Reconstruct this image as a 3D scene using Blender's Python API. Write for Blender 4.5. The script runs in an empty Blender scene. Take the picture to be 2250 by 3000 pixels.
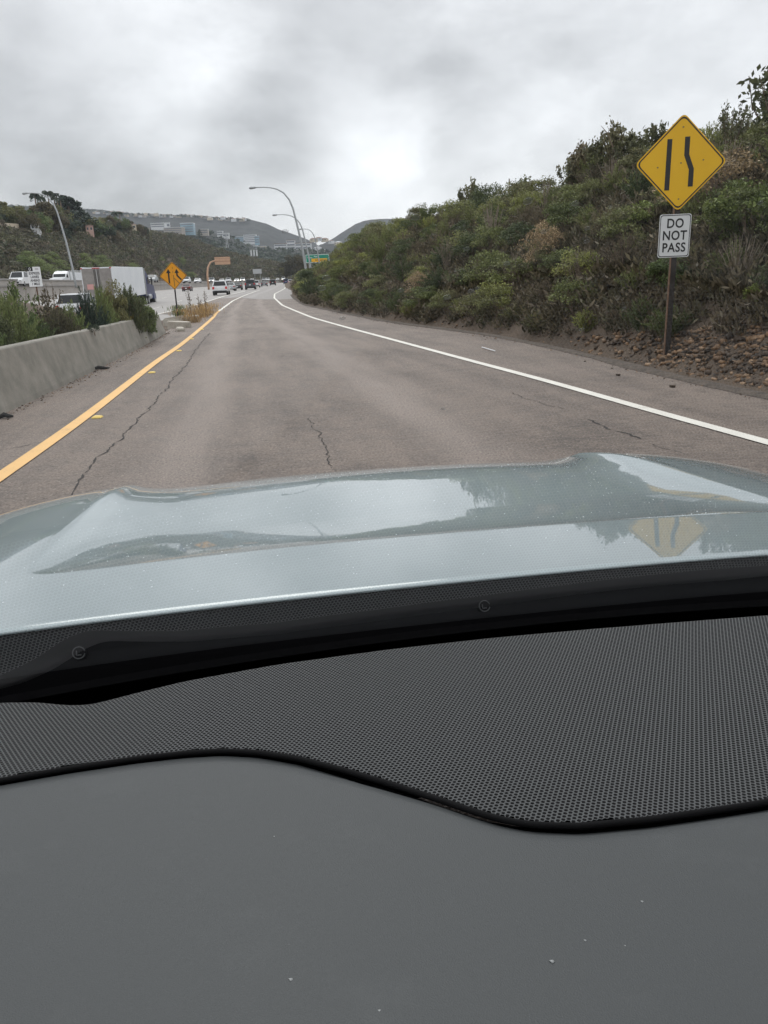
import bpy, math, random
import numpy as np
from mathutils import Vector, Matrix

# ------------------------------------------------------------------ camera
F_PX, CAM_H = 2250.0, 1.5
PITCH, ROLL = math.radians(17.04), math.radians(2.2)
_c, _s = math.cos(ROLL), math.sin(ROLL)
R0 = Vector((1, 0, 0)); U0 = Vector((0, math.sin(PITCH), math.cos(PITCH)))
FW = Vector((0, math.cos(PITCH), -math.sin(PITCH)))
RT = _c * R0 - _s * U0; UP = _c * U0 + _s * R0
CAM = Vector((0, 0, CAM_H))
def ray(x, y):
    return FW + float((x - 1125) / F_PX) * RT + float((1500 - y) / F_PX) * UP
def G(x, y, z=0.0):                      # photo pixel -> point at height z
    d = ray(x, y); return CAM + d * float((z - CAM_H) / d.z)
def A(x, y, dist):                       # photo pixel -> point at horizontal distance
    d = ray(x, y); return CAM + d * float(dist / math.hypot(d.x, d.y))

scene = bpy.context.scene
C = scene.collection
cam_d = bpy.data.cameras.new('camera'); cam = bpy.data.objects.new('camera', cam_d); C.objects.link(cam)
M = Matrix.Identity(4)
for i in range(3):
    M[i][0] = RT[i]; M[i][1] = UP[i]; M[i][2] = -FW[i]; M[i][3] = CAM[i]
cam.matrix_world = M
cam_d.sensor_fit = 'VERTICAL'; cam_d.sensor_height = 36.0; cam_d.lens = 36.0 * F_PX / 3000.0
cam_d.clip_start = 0.02; cam_d.clip_end = 20000
scene.camera = cam

# ------------------------------------------------------------------ world
def nn(nt, typ, **kw):
    n = nt.nodes.new(typ)
    for k, v in kw.items():
        if k.startswith('i_'):
            key = k[2:]; key = int(key) if key.isdigit() else key.replace('_', ' ')
            n.inputs[key].default_value = v
        else: setattr(n, k, v)
    return n
def math_n(nt, op, a, b=None, clamp=False):
    n = nt.nodes.new('ShaderNodeMath'); n.operation = op; n.use_clamp = clamp
    for i, v in enumerate((a, b)):
        if v is None: continue
        if isinstance(v, (int, float)): n.inputs[i].default_value = v
        else: nt.links.new(v, n.inputs[i])
    return n.outputs[0]
SUN_EL, SUN_AZ = math.radians(48), math.radians(-12)
world = bpy.data.worlds.new("World"); scene.world = world; world.use_nodes = True
wt = world.node_tree; wt.nodes.clear()
tc = nn(wt, 'ShaderNodeTexCoord'); D = tc.outputs['Generated']
sep = nn(wt, 'ShaderNodeSeparateXYZ'); wt.links.new(D, sep.inputs[0]); EZ = sep.outputs[2]
sky = nn(wt, 'ShaderNodeTexSky', sky_type='NISHITA', sun_disc=False, sun_elevation=SUN_EL, sun_rotation=SUN_AZ)
mp = nn(wt, 'ShaderNodeMapping'); mp.inputs['Scale'].default_value = (1, 1, 1.9); mp.inputs['Location'].default_value = (3.7, 1.3, .4); wt.links.new(D, mp.inputs[0])
n1 = nn(wt, 'ShaderNodeTexNoise', i_Scale=3.0, i_Detail=7.0, i_Roughness=0.55, i_Distortion=0.1); wt.links.new(mp.outputs[0], n1.inputs['Vector'])
n2 = nn(wt, 'ShaderNodeTexNoise', i_Scale=7.0, i_Detail=7.0, i_Roughness=0.6, i_Distortion=0.2); wt.links.new(mp.outputs[0], n2.inputs['Vector'])
val = math_n(wt, 'ADD', 0.60, math_n(wt, 'MULTIPLY', math_n(wt, 'SUBTRACT', n1.outputs[0], 0.5), 0.68))
val = math_n(wt, 'ADD', val, math_n(wt, 'MULTIPLY', math_n(wt, 'SUBTRACT', n2.outputs[0], 0.5), 0.42))
# brighter and darker banks of the cloud deck, as directions
for (px, py, rad, amt) in [(1060, 320, 5., .10), (1000, 290, 2.6, .06), (1140, 400, 2.5, .06), (450, 420, 13, -.20), (150, 480, 9, -.15), (800, 130, 10, -.02),
                           (180, 60, 12, .12), (1500, 250, 14, -.10), (1900, 180, 14, .06), (800, 430, 4, -.10), (430, 180, 6, .08),
                           (1000, 690, 7, .10), (600, 560, 7, .04), (1500, 60, 10, -.05), (1250, 330, 4, -.08), (100, 300, 5, -.08)]:
    d = ray(px, py).normalized()
    dp = nn(wt, 'ShaderNodeVectorMath', operation='DOT_PRODUCT'); wt.links.new(D, dp.inputs[0]); dp.inputs[1].default_value = d
    wob = math_n(wt, 'ADD', dp.outputs['Value'], math_n(wt, 'MULTIPLY', math_n(wt, 'SUBTRACT', n2.outputs[0], 0.5), 0.10 * (1 - math.cos(math.radians(rad))) * 12))
    mr = nn(wt, 'ShaderNodeMapRange', interpolation_type='SMOOTHSTEP')
    mr.inputs[1].default_value = math.cos(math.radians(rad * 1.35)); mr.inputs[2].default_value = 1.0
    mr.inputs[3].default_value = 0; mr.inputs[4].default_value = amt
    wt.links.new(wob, mr.inputs[0]); val = math_n(wt, 'ADD', val, mr.outputs[0])
up = nn(wt, 'ShaderNodeMapRange', interpolation_type='SMOOTHSTEP'); wt.links.new(EZ, up.inputs[0])
up.inputs[1].default_value = .30; up.inputs[2].default_value = .85; up.inputs[3].default_value = 1.0; up.inputs[4].default_value = 1.55
val = math_n(wt, 'MULTIPLY', val, up.outputs[0])
val = math_n(wt, 'MAXIMUM', val, 0.25)
tint = nn(wt, 'ShaderNodeMix', data_type='RGBA', blend_type='MULTIPLY'); tint.inputs[0].default_value = 1
comb = nn(wt, 'ShaderNodeCombineXYZ')
for i in range(3): wt.links.new(val, comb.inputs[i])
wt.links.new(comb.outputs[0], tint.inputs[6]); tint.inputs[7].default_value = (0.985, 0.99, 1.02, 1)
skys = nn(wt, 'ShaderNodeMix', data_type='RGBA', blend_type='MIX'); skys.inputs[0].default_value = 0.06
sk2 = nn(wt, 'ShaderNodeVectorMath', operation='SCALE'); wt.links.new(sky.outputs[0], sk2.inputs[0]); sk2.inputs['Scale'].default_value = .1
wt.links.new(tint.outputs[2], skys.inputs[6]); wt.links.new(sk2.outputs[0], skys.inputs[7])
bg = nn(wt, 'ShaderNodeBackground'); wt.links.new(skys.outputs[2], bg.inputs[0]); bg.inputs[1].default_value = 1.72
wo = nn(wt, 'ShaderNodeOutputWorld'); wt.links.new(bg.outputs[0], wo.inputs[0])

sun_d = bpy.data.lights.new('sun', 'SUN'); sun_d.energy = 0.8; sun_d.angle = math.radians(30); sun_d.color = (1, .97, .93)
sun = bpy.data.objects.new('sun', sun_d); C.objects.link(sun)
sdir = Vector((math.cos(SUN_EL) * math.sin(SUN_AZ), math.cos(SUN_EL) * math.cos(SUN_AZ), math.sin(SUN_EL)))
sun.rotation_euler = sdir.to_track_quat('Z', 'Y').to_euler()
scene.view_settings.view_transform = 'Standard'; scene.view_settings.look = 'None'
scene.view_settings.exposure = 0.0; scene.view_settings.gamma = 1.0; scene.view_settings.use_curve_mapping = False
scene.render.engine = 'CYCLES'
cy = scene.cycles
cy.max_bounces = 6; cy.diffuse_bounces = 3; cy.glossy_bounces = 3; cy.transparent_max_bounces = 12; cy.volume_bounces = 2
cy.use_denoising = True
rnd = random.Random(7); rng = np.random.default_rng(11)

# ------------------------------------------------------------------ materials
def new_mat(name):
    m = bpy.data.materials.new(name); m.use_nodes = True
    nt = m.node_tree; b = nt.nodes['Principled BSDF']
    return m, nt, b
def rgb(c): return (c[0], c[1], c[2], 1.0)
def mat(name, col, rough=.6, metal=0., col2=None, nscale=8., bump=0., bscale=60., coat=0., spec=.5, detail=6., coords='Object'):
    m, nt, b = new_mat(name)
    b.inputs['Base Color'].default_value = rgb(col); b.inputs['Roughness'].default_value = rough
    b.inputs['Metallic'].default_value = metal; b.inputs['Coat Weight'].default_value = coat
    b.inputs['Coat Roughness'].default_value = .03; b.inputs['Specular IOR Level'].default_value = spec
    if col2 is not None or bump:
        t = nn(nt, 'ShaderNodeTexCoord')
        if col2 is not None:
            n = nn(nt, 'ShaderNodeTexNoise', i_Scale=nscale, i_Detail=detail, i_Roughness=.6); nt.links.new(t.outputs[coords], n.inputs['Vector'])
            r = nn(nt, 'ShaderNodeMapRange'); r.inputs[1].default_value = .3; r.inputs[2].default_value = .7; nt.links.new(n.outputs[0], r.inputs[0])
            x = nn(nt, 'ShaderNodeMix', data_type='RGBA'); x.inputs[6].default_value = rgb(col); x.inputs[7].default_value = rgb(col2)
            nt.links.new(r.outputs[0], x.inputs[0]); nt.links.new(x.outputs[2], b.inputs['Base Color'])
        if bump:
            n = nn(nt, 'ShaderNodeTexNoise', i_Scale=bscale, i_Detail=4.); nt.links.new(t.outputs[coords], n.inputs['Vector'])
            bp = nn(nt, 'ShaderNodeBump', i_Strength=bump, i_Distance=.02); nt.links.new(n.outputs[0], bp.inputs['Height']); nt.links.new(bp.outputs[0], b.inputs['Normal'])
    return m

def foliage_mat(name, stops, nscale=1.6):
    m, nt, b = new_mat(name)
    b.inputs['Roughness'].default_value = .55; b.inputs['Specular IOR Level'].default_value = .3
    at = nn(nt, 'ShaderNodeAttribute', attribute_name='tint'); oi = nn(nt, 'ShaderNodeObjectInfo'); t = nn(nt, 'ShaderNodeNewGeometry')
    n = nn(nt, 'ShaderNodeTexNoise', i_Scale=nscale, i_Detail=3.); nt.links.new(t.outputs['Position'], n.inputs['Vector'])
    a = math_n(nt, 'FRACT', math_n(nt, 'ADD', at.outputs['Fac'], oi.outputs['Random']))
    a = math_n(nt, 'ADD', a, math_n(nt, 'MULTIPLY', math_n(nt, 'SUBTRACT', n.outputs[0], .5), .7), clamp=True)
    cr = nn(nt, 'ShaderNodeValToRGB'); e = cr.color_ramp.elements
    while len(e) < len(stops): e.new(.5)
    for i, (p, c) in enumerate(stops): e[i].position = p; e[i].color = rgb(c)
    nt.links.new(a, cr.inputs[0])
    lf = nn(nt, 'ShaderNodeAttribute', attribute_name='leaf')
    br = nn(nt, 'ShaderNodeMapRange'); br.inputs[3].default_value = .55; br.inputs[4].default_value = 1.6; nt.links.new(lf.outputs['Fac'], br.inputs[0])
    sc = nn(nt, 'ShaderNodeVectorMath', operation='SCALE'); nt.links.new(cr.outputs[0], sc.inputs[0]); nt.links.new(br.outputs[0], sc.inputs['Scale'])
    nt.links.new(sc.outputs[0], b.inputs['Base Color'])
    tr = nn(nt, 'ShaderNodeBsdfTranslucent'); nt.links.new(sc.outputs[0], tr.inputs[0])
    mx = nn(nt, 'ShaderNodeMixShader'); mx.inputs[0].default_value = .22
    nt.links.new(b.outputs[0], mx.inputs[1]); nt.links.new(tr.outputs[0], mx.inputs[2])
    nt.links.new(mx.outputs[0], nt.nodes['Material Output'].inputs[0])
    return m
GREEN, OLIVE, BROWN, LIME, TAN = (.105, .128, .045), (.20, .19, .07), (.17, .135, .095), (.25, .27, .075), (.25, .18, .11)
m_chap = foliage_mat('chaparral leaves', [(0, (.06, .08, .038)), (.25, GREEN), (.5, (.17, .19, .07)), (.68, (.155, .145, .08)), (.84, LIME), (1, (.17, .175, .085))])
m_brown = foliage_mat('dry brush', [(0, (.075, .075, .04)), (.5, (.11, .088, .06)), (1, (.145, .125, .075))])
m_green = foliage_mat('green leaves', [(0, (.08, .115, .045)), (.5, (.13, .17, .06)), (1, (.19, .22, .085))])
m_bright = foliage_mat('bright leaves', [(0, (.10, .13, .04)), (1, (.21, .25, .07))])
m_olive = foliage_mat('olive leaves', [(0, (.08, .095, .045)), (.5, (.14, .15, .06)), (1, (.195, .175, .075))])
m_dark = foliage_mat('dark leaves', [(0, (.035, .055, .04)), (1, (.075, .095, .06))])
m_dry = foliage_mat('dry flower heads', [(0, (.22, .18, .095)), (.5, (.30, .22, .13)), (1, (.38, .29, .17))])
m_straw = foliage_mat('straw', [(0, (.30, .19, .08)), (1, (.48, .34, .16))])
m_bark = mat('bark', (.13, .09, .065), .9, col2=(.22, .17, .13), nscale=9, bump=.4, bscale=30)
m_conc = mat('weathered concrete', (.33, .31, .28), .9, col2=(.22, .21, .19), nscale=1.3, bump=.35, bscale=70, detail=10)
m_conc_l = mat('pale concrete', (.47, .44, .40), .9, col2=(.34, .31, .28), nscale=.35, detail=8)
m_steel = mat('galvanised steel', (.42, .44, .45), .5, .5, col2=(.34, .36, .37), nscale=3)
m_black = mat('black paint', (.012, .012, .013), .5)
m_rust = mat('weathered post', (.025, .021, .018), .8, col2=(.20, .10, .055), nscale=14)
m_white = mat('white paint', (.78, .79, .80), .35, coat=.3)
m_yel = mat('yellow sign sheeting', (.84, .50, .008), .38, col2=(.77, .44, .008), nscale=1.1, spec=.4)
m_yel2 = mat('orange yellow sign sheeting', (.86, .38, .008), .4, col2=(.76, .31, .006), nscale=2.)
def road_paint(name, c1, c2, wear, lo):
    m, nt, b = new_mat(name); b.inputs['Roughness'].default_value = .7; g = nn(nt, 'ShaderNodeNewGeometry')
    a = nn(nt, 'ShaderNodeTexNoise', i_Scale=2.5, i_Detail=6.); f = nn(nt, 'ShaderNodeTexNoise', i_Scale=55., i_Detail=6., i_Roughness=.75)
    nt.links.new(g.outputs['Position'], a.inputs['Vector']); nt.links.new(g.outputs['Position'], f.inputs['Vector'])
    x = nn(nt, 'ShaderNodeMix', data_type='RGBA'); nt.links.new(a.outputs[0], x.inputs[0]); x.inputs[6].default_value = rgb(c1); x.inputs[7].default_value = rgb(c2)
    w = math_n(nt, 'ADD', math_n(nt, 'MULTIPLY', f.outputs[0], .75), math_n(nt, 'MULTIPLY', a.outputs[0], .45)); r = nn(nt, 'ShaderNodeMapRange'); nt.links.new(w, r.inputs[0]); r.inputs[1].default_value = lo; r.inputs[2].default_value = lo + .07
    x2 = nn(nt, 'ShaderNodeMix', data_type='RGBA'); nt.links.new(r.outputs[0], x2.inputs[0]); nt.links.new(x.outputs[2], x2.inputs[6]); x2.inputs[7].default_value = rgb(wear); nt.links.new(x2.outputs[2], b.inputs['Base Color'])
    bp = nn(nt, 'ShaderNodeBump', i_Strength=.4, i_Distance=.004); nt.links.new(f.outputs[0], bp.inputs['Height']); nt.links.new(bp.outputs[0], b.inputs['Normal']); return m
m_yline = road_paint('yellow road paint', (.84, .52, .20), (.70, .43, .17), (.30, .22, .15), .70)
m_wline = road_paint('white road paint', (.82, .80, .73), (.62, .59, .53), (.30, .26, .23), .70)
m_glass_dark = mat('dark window glass', (.012, .015, .017), .12, spec=.35)
m_tyre = mat('tyre rubber', (.018, .018, .018), .85)
m_rim = mat('wheel alloy', (.45, .46, .47), .35, .8)
m_red = mat('red lamp lens', (.55, .02, .02), .25)
m_amber = mat('amber reflector', (.85, .45, .03), .3)

# ------------------------------------------------------------------ mesh helpers
def tag(o, label=None, cat=None, group=None, kind=None):
    if label: o['label'] = label
    if cat: o['category'] = cat
    if group: o['group'] = group
    if kind: o['kind'] = kind
    return o
def link(o, parent=None):
    C.objects.link(o)
    if parent is not None: o.parent = parent
    return o
def empty(name, loc=(0, 0, 0), rz=0.0, label=None, cat=None, group=None):
    o = bpy.data.objects.new(name, None); C.objects.link(o); o.location = loc; o.rotation_euler = (0, 0, rz)
    o.empty_display_size = .2
    return tag(o, label, cat, group)
class MB:
    def __init__(s): s.v = []; s.f = []; s.m = []; s.cur = 0
    def add(s, vs, fs):
        b = len(s.v); s.v += [tuple(v) for v in vs]; s.f += [tuple(i + b for i in f) for f in fs]; s.m += [s.cur] * len(fs); return s
    def box(s, c, d, rz=0., taper=1.0):
        x, y, z = d[0] / 2, d[1] / 2, d[2] / 2; cr, sr = math.cos(rz), math.sin(rz); vs = []
        for k in (-1, 1):
            t = taper if k > 0 else 1
            for (a, b) in ((-1, -1), (1, -1), (1, 1), (-1, 1)):
                px, py = a * x * t, b * y * t; vs.append((c[0] + px * cr - py * sr, c[1] + px * sr + py * cr, c[2] + k * z))
        return s.add(vs, [(3, 2, 1, 0), (4, 5, 6, 7), (0, 1, 5, 4), (1, 2, 6, 5), (2, 3, 7, 6), (3, 0, 4, 7)])
    def tube(s, pts, rad, n=8, cap=True):
        pts = [Vector(p) for p in pts]; rads = rad if isinstance(rad, (list, tuple)) else [rad] * len(pts)
        b = len(s.v); prev = None
        for i, p in enumerate(pts):
            t = (pts[min(i + 1, len(pts) - 1)] - pts[max(i - 1, 0)]).normalized()
            if prev is None:
                a = t.orthogonal().normalized()
            else:
                a = (prev - t * prev.dot(t)).normalized()
            prev = a; bb = t.cross(a)
            for k in range(n):
                w = 2 * math.pi * k / n; s.v.append(tuple(p + (a * math.cos(w) + bb * math.sin(w)) * rads[i]))
        for i in range(len(pts) - 1):
            for k in range(n):
                k2 = (k + 1) % n; s.f.append((b + i * n + k, b + i * n + k2, b + (i + 1) * n + k2, b + (i + 1) * n + k)); s.m.append(s.cur)
        if cap:
            s.f.append(tuple(b + k for k in reversed(range(n)))); e = b + (len(pts) - 1) * n; s.f.append(tuple(e + k for k in range(n))); s.m += [s.cur] * 2
        return s
    def prism(s, poly, axis, a, b):           # polygon of 2-D points pushed along an axis from a to b
        n = len(poly); vs = []
        for t in (a, b):
            for p in poly:
                vs.append({'x': (t, p[0], p[1]), 'y': (p[0], t, p[1]), 'z': (p[0], p[1], t)}[axis])
        fs = [tuple(range(n)), tuple(reversed(range(n, 2 * n)))] + [(i, i + n, (i + 1) % n + n, (i + 1) % n) for i in range(n)]
        return s.add(vs, fs)
    def build(s, name, m, parent=None, smooth=False, bevel=0., seg=2, loc=None, rz=None):
        me = bpy.data.meshes.new(name); me.from_pydata(s.v, [], s.f)
        ms = m if isinstance(m, (list, tuple)) else [m]
        for q in ms: me.materials.append(q)
        if len(ms) > 1: me.polygons.foreach_set('material_index', s.m)
        import bmesh
        bm = bmesh.new(); bm.from_mesh(me)
        bmesh.ops.recalc_face_normals(bm, faces=bm.faces)
        if bevel > 0:
            es = [e for e in bm.edges if len(e.link_faces) == 2 and e.calc_face_angle(0) > .5]
            bmesh.ops.bevel(bm, geom=es, offset=bevel, segments=seg, affect='EDGES', clamp_overlap=True)
        bm.to_mesh(me); bm.free()
        if smooth: me.polygons.foreach_set('use_smooth', [True] * len(me.polygons))
        me.update(); o = bpy.data.objects.new(name, me); link(o, parent)
        if loc is not None: o.location = loc
        if rz is not None: o.rotation_euler = (0, 0, rz)
        return o
def np_mesh(name, V, Fq, m, parent=None, smooth=False, mi=None, attrs=None, uv=None, nper=4):
    me = bpy.data.meshes.new(name); V = np.asarray(V, np.float32); Fq = np.asarray(Fq, np.int32); nf = len(Fq)
    me.vertices.add(len(V)); me.vertices.foreach_set('co', V.ravel())
    me.loops.add(nf * nper); me.loops.foreach_set('vertex_index', Fq.ravel())
    me.polygons.add(nf); me.polygons.foreach_set('loop_start', np.arange(nf, dtype=np.int32) * nper)
    ms = m if isinstance(m, (list, tuple)) else [m]
    for q in ms: me.materials.append(q)
    if mi is not None: me.polygons.foreach_set('material_index', np.asarray(mi, np.int32))
    me.update(calc_edges=True)
    for k, a in (attrs or {}).items():
        at = me.attributes.new(k, 'FLOAT', 'POINT'); at.data.foreach_set('value', np.asarray(a, np.float32))
    if uv is not None:
        l = me.uv_layers.new(name='UVMap'); l.data.foreach_set('uv', np.asarray(uv, np.float32)[Fq.ravel()].ravel())
    if smooth: me.polygons.foreach_set('use_smooth', np.ones(nf, bool))
    o = bpy.data.objects.new(name, me); return link(o, parent)
def grid_faces(nr, nc, wrap=False):
    i = np.arange(nr - 1)[:, None] * nc; k = np.arange(nc if wrap else nc - 1)[None, :]; k2 = (k + 1) % nc
    return np.stack([i + k, i + k2, i + nc + k2, i + nc + k], -1).reshape(-1, 4)
def copy_tree(o, parent=None):
    c = o.copy(); C.objects.link(c); c.parent = parent
    for ch in [x for x in o.children]: copy_tree(ch, c)
    return c
def text(body, size, m, parent, loc, name='lettering', squeeze=1., bold=.0, align='CENTER', rot=(math.pi / 2, 0, 0), spacing=1.0, ex=.0012):
    cu = bpy.data.curves.new('t', 'FONT'); cu.body = body; cu.size = size; cu.align_x = align; cu.align_y = 'CENTER'; cu.offset = bold; cu.extrude = ex
    cu.space_character = spacing; cu.resolution_u = 4
    to = bpy.data.objects.new('t', cu); C.objects.link(to); dg = bpy.context.evaluated_depsgraph_get()
    me = bpy.data.meshes.new_from_object(to.evaluated_get(dg)); bpy.data.objects.remove(to); bpy.data.curves.remove(cu)
    me.name = name; me.materials.clear(); me.materials.append(m)
    o = bpy.data.objects.new(name, me); link(o, parent); o.location = loc; o.rotation_euler = rot; o.scale = (squeeze, 1, 1)
    return o
def snoise(x, y, seed=0, octs=4, base=1.0):                   # cheap smooth noise in numpy
    r = np.random.default_rng(seed); out = np.zeros(np.broadcast(x, y).shape); amp = 1.; f = base
    for o in range(octs):
        for _ in range(5):
            a = r.uniform(0, 2 * np.pi); p = r.uniform(0, 2 * np.pi); ff = f * r.uniform(.7, 1.4)
            out = out + amp * np.sin((x * np.cos(a) + y * np.sin(a)) * ff + p) / 5
        amp *= .55; f *= 2.1
    return out
class Curve1:                                                  # smoothed x(y) curve
    def __init__(s, pts, lo, hi, w=3.0, step=.25):
        pts = sorted((p[1], p[0]) for p in pts); s.y = np.arange(lo, hi, step); v = np.interp(s.y, [p[0] for p in pts], [p[1] for p in pts])
        k = int(w / step); pad = np.concatenate([v[0] + (v[1] - v[0]) * np.arange(-k, 0), v, v[-1] + (v[-1] - v[-2]) * np.arange(1, k + 1)])
        ker = np.hanning(2 * k + 1); ker /= ker.sum(); s.v = np.convolve(pad, ker, 'valid')
    def __call__(s, y): return np.interp(y, s.y, s.v)

# ------------------------------------------------------------------ road plan (metres, measured)
YEL = Curve1([(1.2, -60), (-1.2, -20), (-2.5, 0), (-3.23, 6.3), (-3.36, 7.6), (-3.62, 9.6), (-4.01, 12.3), (-4.59, 16.3), (-4.99, 19.7), (-5.68, 24.5), (-6.6, 30.7), (-7.45, 36.3), (-8.19, 40.5), (-9.57, 50), (-12.1, 67.6), (-14.95, 91), (-19.05, 128), (-22.5, 165), (-27, 210)], -60, 211)
WHT = Curve1([(14, -60), (7.5, -20), (4.75, 0), (3.36, 6.5), (2.91, 8.26), (2.5, 10.4), (2.15, 11.8), (1.55, 14.3), (.73, 17.8), (-1.02, 25.2), (-2.61, 32.2), (-4.1, 40.2), (-5.89, 50), (-9.2, 72.4), (-11.95, 94.7), (-14.5, 123), (-17.4, 154), (-23.5, 210), (-38.8, 350), (-40, 450), (-20, 560), (40, 700)], -60, 701)
EDG = Curve1([(17, -60), (9.5, -20), (6.3, 0), (4.55, 8.4), (4.25, 9.7), (3.98, 11.7), (3.62, 15.1), (2.8, 19.6), (1.4, 23.8), (.33, 27.2), (-1.37, 34.8), (-2.8, 41.3), (-4.4, 48.6), (-7.0, 68), (-8.9, 84), (-11.6, 120), (-14.6, 154), (-20.6, 210), (-35.8, 350), (-37, 450), (-17, 560), (43, 700)], -60, 701)
XR = Curve1([(-25, -60), (-19, 0), (-15.6, 20), (-13.4, 35), (-12.9, 43), (-13.3, 49), (-14.2, 60), (-15.6, 73), (-18, 96), (-21.8, 134), (-45.3, 350), (-46.5, 450), (-26.5, 560), (33.5, 700)], -60, 701)
BAR = Curve1([(-2.5, -60), (-3.3, -20), (-4.5, 4), (-4.79, 9.67), (-4.95, 11.3), (-5.39, 14.9), (-5.91, 19.2), (-6.85, 25.6), (-7.6, 31)], -60, 32)
HW = 31.0
def zh(y, l):                                                  # height of the freeway surface
    a = 1 - np.clip((np.asarray(y, float) - 62) / 43, 0, 1); a = a * a * (3 - 2 * a)
    return a * (-.18 - .062 * np.clip(l, 0, 13))
def zu(y): return np.interp(y, [-60, 90, 240, 600], [2.15, 2.15, 1.45, 1.4])

def lane_mat(name, c1, c2, c3, tracks=True, conc=False):
    m, nt, b = new_mat(name)
    b.inputs['Roughness'].default_value = .62; b.inputs['Specular IOR Level'].default_value = .45
    g = nn(nt, 'ShaderNodeNewGeometry'); P_ = g.outputs['Position']; uvn = nn(nt, 'ShaderNodeUVMap', uv_map='UVMap')
    su = nn(nt, 'ShaderNodeSeparateXYZ'); nt.links.new(uvn.outputs[0], su.inputs[0]); U, V = su.outputs[0], su.outputs[1]
    big = nn(nt, 'ShaderNodeTexNoise', i_Scale=.35, i_Detail=5.); nt.links.new(P_, big.inputs['Vector'])
    mpp = nn(nt, 'ShaderNodeMapping'); mpp.inputs['Scale'].default_value = (14, .35, 1); nt.links.new(uvn.outputs[0], mpp.inputs[0])
    st = nn(nt, 'ShaderNodeTexNoise', i_Scale=1., i_Detail=5.); nt.links.new(mpp.outputs[0], st.inputs['Vector'])
    med = nn(nt, 'ShaderNodeTexNoise', i_Scale=3.2, i_Detail=8., i_Roughness=.65); nt.links.new(P_, med.inputs['Vector'])
    fin = nn(nt, 'ShaderNodeTexNoise', i_Scale=48., i_Detail=4., i_Roughness=.8); nt.links.new(P_, fin.inputs['Vector'])
    vor = nn(nt, 'ShaderNodeTexVoronoi', i_Scale=85.); nt.links.new(P_, vor.inputs['Vector'])
    mid_ = nn(nt, 'ShaderNodeTexNoise', i_Scale=17., i_Detail=5., i_Roughness=.75); nt.links.new(P_, mid_.inputs['Vector'])
    f = math_n(nt, 'ADD', math_n(nt, 'MULTIPLY', big.outputs[0], .8), math_n(nt, 'MULTIPLY', st.outputs[0], .9)); f = math_n(nt, 'ADD', f, math_n(nt, 'MULTIPLY', math_n(nt, 'SUBTRACT', mid_.outputs[0], .5), 1.5))
    f = math_n(nt, 'ADD', f, math_n(nt, 'MULTIPLY', med.outputs[0], 1.1)); f = math_n(nt, 'MULTIPLY', math_n(nt, 'SUBTRACT', f, .92), 1.5, clamp=True)
    x = nn(nt, 'ShaderNodeMix', data_type='RGBA'); nt.links.new(f, x.inputs[0]); x.inputs[6].default_value = rgb(c1); x.inputs[7].default_value = rgb(c2)
    col = x.outputs[2]
    if tracks:                                                 # polished wheel paths
        tw = None
        for uc, w in ((.22, .10), (.62, .12)):
            dd = math_n(nt, 'ABSOLUTE', math_n(nt, 'SUBTRACT', U, uc)); r = nn(nt, 'ShaderNodeMapRange', interpolation_type='SMOOTHSTEP')
            nt.links.new(dd, r.inputs[0]); r.inputs[1].default_value = 0; r.inputs[2].default_value = w; r.inputs[3].default_value = .75; r.inputs[4].default_value = 0
            tw = r.outputs[0] if tw is None else math_n(nt, 'ADD', tw, r.outputs[0])
        tw = math_n(nt, 'MULTIPLY', tw, math_n(nt, 'ADD', st.outputs[0], .25))
        x2 = nn(nt, 'ShaderNodeMix', data_type='RGBA'); nt.links.new(tw, x2.inputs[0]); nt.links.new(col, x2.inputs[6]); x2.inputs[7].default_value = rgb(c3); col = x2.outputs[2]
    sp = nn(nt, 'ShaderNodeMapRange'); nt.links.new(fin.outputs[0], sp.inputs[0]); sp.inputs[1].default_value = .36; sp.inputs[2].default_value = .64
    sp.inputs[3].default_value = .50 if not conc else .85; sp.inputs[4].default_value = 1.52 if not conc else 1.12
    sc = nn(nt, 'ShaderNodeVectorMath', operation='SCALE'); nt.links.new(col, sc.inputs[0]); nt.links.new(sp.outputs[0], sc.inputs['Scale']); col = sc.outputs[0]
    if not conc:                                               # pale aggregate stones and dark pits
        vo = nn(nt, 'ShaderNodeTexVoronoi', i_Scale=38.); nt.links.new(P_, vo.inputs['Vector']); so = nn(nt, 'ShaderNodeSeparateXYZ'); nt.links.new(vo.outputs['Color'], so.inputs[0])
        near_ = math_n(nt, 'LESS_THAN', vo.outputs['Distance'], .33)
        for thr, cc, op in ((.86, (.36, .30, .25, 1), 'GREATER_THAN'), (.16, (.035, .028, .025, 1), 'LESS_THAN')):
            k_ = math_n(nt, 'MULTIPLY', math_n(nt, 'MULTIPLY', math_n(nt, op, so.outputs[0], thr), near_), .6)
            xx = nn(nt, 'ShaderNodeMix', data_type='RGBA'); nt.links.new(k_, xx.inputs[0]); nt.links.new(col, xx.inputs[6]); xx.inputs[7].default_value = cc; col = xx.outputs[2]
    if conc:                                                   # slab joints
        j = math_n(nt, 'LESS_THAN', math_n(nt, 'FRACT', math_n(nt, 'DIVIDE', V, 4.6)), .02)
        x3 = nn(nt, 'ShaderNodeMix', data_type='RGBA'); nt.links.new(math_n(nt, 'MULTIPLY', j, .5), x3.inputs[0]); nt.links.new(col, x3.inputs[6]); x3.inputs[7].default_value = (.1, .09, .08, 1); col = x3.outputs[2]
    nt.links.new(col, b.inputs['Base Color'])
    bp = nn(nt, 'ShaderNodeBump', i_Strength=.9 if not conc else .2, i_Distance=.008)
    nt.links.new(math_n(nt, 'ADD', vor.outputs[0], fin.outputs[0]), bp.inputs['Height']); nt.links.new(bp.outputs[0], b.inputs['Normal'])
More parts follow.
